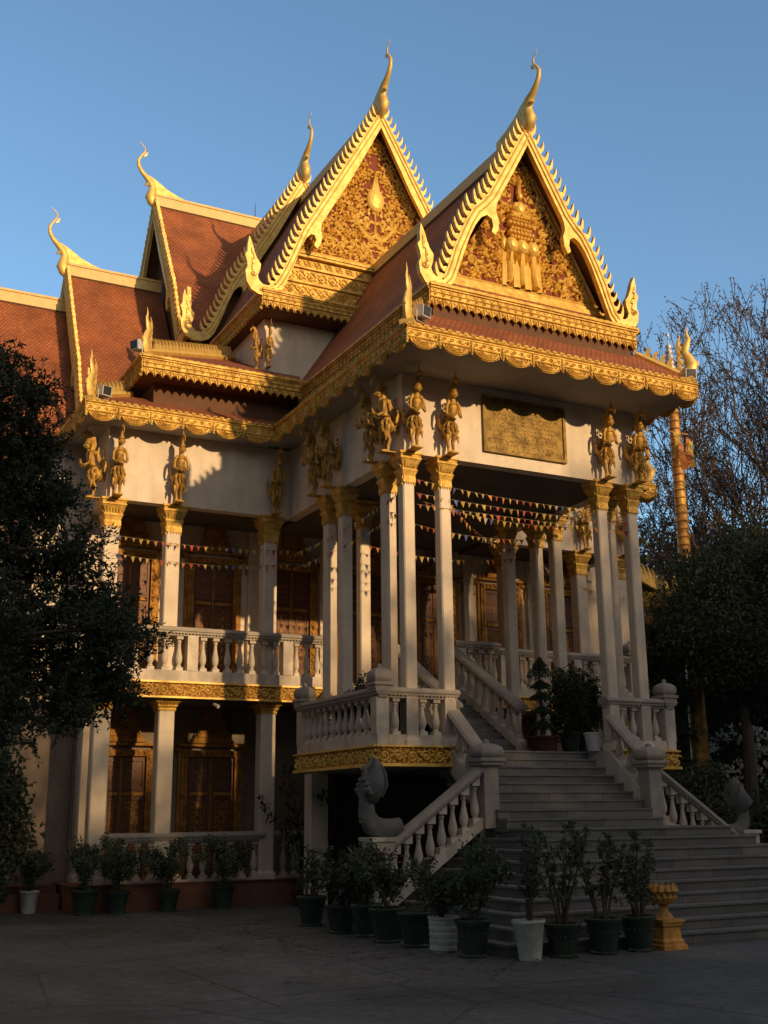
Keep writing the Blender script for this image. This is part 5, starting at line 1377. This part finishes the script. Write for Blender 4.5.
bb = obj('boundary_building', m, WALL); tag(bb, 'long low building behind the tree row across the forecourt', 'building')

# ------------------------------------------------------------------ camera, sun, sky
f_, yaw, pit, roll = 1146.7, .478194, .257413, -.0102735
cy, sy, cp, sp, cr, sr = math.cos(yaw), math.sin(yaw), math.cos(pit), math.sin(pit), math.cos(roll), math.sin(roll)
fw = Vector((sy*cp, cy*cp, sp)); rt = Vector((cy,-sy,0)); up = rt.cross(fw)
r2 = rt*cr + up*sr; u2 = -rt*sr + up*cr
cd = bpy.data.cameras.new('camera'); cam = bpy.data.objects.new('camera', cd); link(cam)
cam.matrix_world = Matrix(((r2.x,u2.x,-fw.x,0),(r2.y,u2.y,-fw.y,0),(r2.z,u2.z,-fw.z,1.7),(0,0,0,1)))
cd.sensor_fit = 'VERTICAL'; cd.sensor_height = 24; cd.lens = f_/1024*24; cd.clip_end = 2000; cd.clip_start = .1
S.camera = cam
sd = Vector((.30,-1,.29)); sd.normalize()
sl = bpy.data.lights.new('sun', 'SUN'); sl.energy = 2.8; sl.angle = math.radians(.8); sl.color = (1,.67,.34)
so = bpy.data.objects.new('sun', sl); link(so); so.rotation_mode = 'QUATERNION'; so.rotation_quaternion = sd.to_track_quat('Z','Y'); so.location = (10,-20,30)
wd_ = bpy.data.worlds.new('World'); S.world = wd_; wd_.use_nodes = True; n = wd_.node_tree
sk = n.nodes.new('ShaderNodeTexSky'); sk.sky_type = 'NISHITA'; sk.sun_disc = False
el = math.asin(sd.z); sk.sun_elevation = el; sk.sun_rotation = math.atan2(sd.x, sd.y); sk.air_density = 1.0; sk.dust_density = .9; sk.ozone_density = 2.2
tint = N(n, 'ShaderNodeMix', data_type='RGBA', blend_type='MULTIPLY'); tint.inputs[0].default_value = 1; tint.inputs[7].default_value = (.88,1.0,1.0,1); n.links.new(sk.outputs[0], tint.inputs[6])
# the sky opposite the low sun is brighter than the zenith and the flanks
tc0 = N(n, 'ShaderNodeTexCoord'); d0 = N(n, 'ShaderNodeVectorMath', operation='DOT_PRODUCT'); d0.inputs[1].default_value = (.42,.90,.12); n.links.new(tc0.outputs['Generated'], d0.inputs[0])
mr0 = N(n, 'ShaderNodeMapRange', interpolation_type='SMOOTHSTEP'); mr0.inputs['From Min'].default_value = .1; mr0.inputs['From Max'].default_value = .8; mr0.inputs['To Min'].default_value = .40; mr0.inputs['To Max'].default_value = 1.12; n.links.new(d0.outputs['Value'], mr0.inputs['Value'])
vs0 = N(n, 'ShaderNodeVectorMath', operation='SCALE'); n.links.new(tint.outputs[2], vs0.inputs[0]); n.links.new(mr0.outputs[0], vs0.inputs['Scale'])
# warm evening glow on the sun's side of the sky
tc = N(n, 'ShaderNodeTexCoord'); dt = N(n, 'ShaderNodeVectorMath', operation='DOT_PRODUCT'); dt.inputs[1].default_value = (sd.x, sd.y, sd.z); n.links.new(tc.outputs['Generated'], dt.inputs[0])
mxx = N(n, 'ShaderNodeMath', operation='MAXIMUM'); mxx.inputs[1].default_value = 0; n.links.new(dt.outputs['Value'], mxx.inputs[0])
pw_ = N(n, 'ShaderNodeMath', operation='POWER'); pw_.inputs[1].default_value = 1.0; n.links.new(mxx.outputs[0], pw_.inputs[0])
gl = N(n, 'ShaderNodeMix', data_type='RGBA', blend_type='MIX'); gl.inputs[6].default_value = (0,0,0,1); gl.inputs[7].default_value = (2.15,1.52,.96,1); n.links.new(pw_.outputs[0], gl.inputs[0])
ad = N(n, 'ShaderNodeMix', data_type='RGBA', blend_type='ADD'); ad.inputs[0].default_value = 1; n.links.new(vs0.outputs[0], ad.inputs[6]); n.links.new(gl.outputs[2], ad.inputs[7])
bg = n.nodes['Background']; n.links.new(ad.outputs[2], bg.inputs['Color']); bg.inputs['Strength'].default_value = .138
S.view_settings.view_transform = 'Standard'; S.view_settings.look = 'None'; S.view_settings.exposure = .55; S.view_settings.gamma = 1
S.render.engine = 'CYCLES'
S.render.resolution_x = 768; S.render.resolution_y = 1024
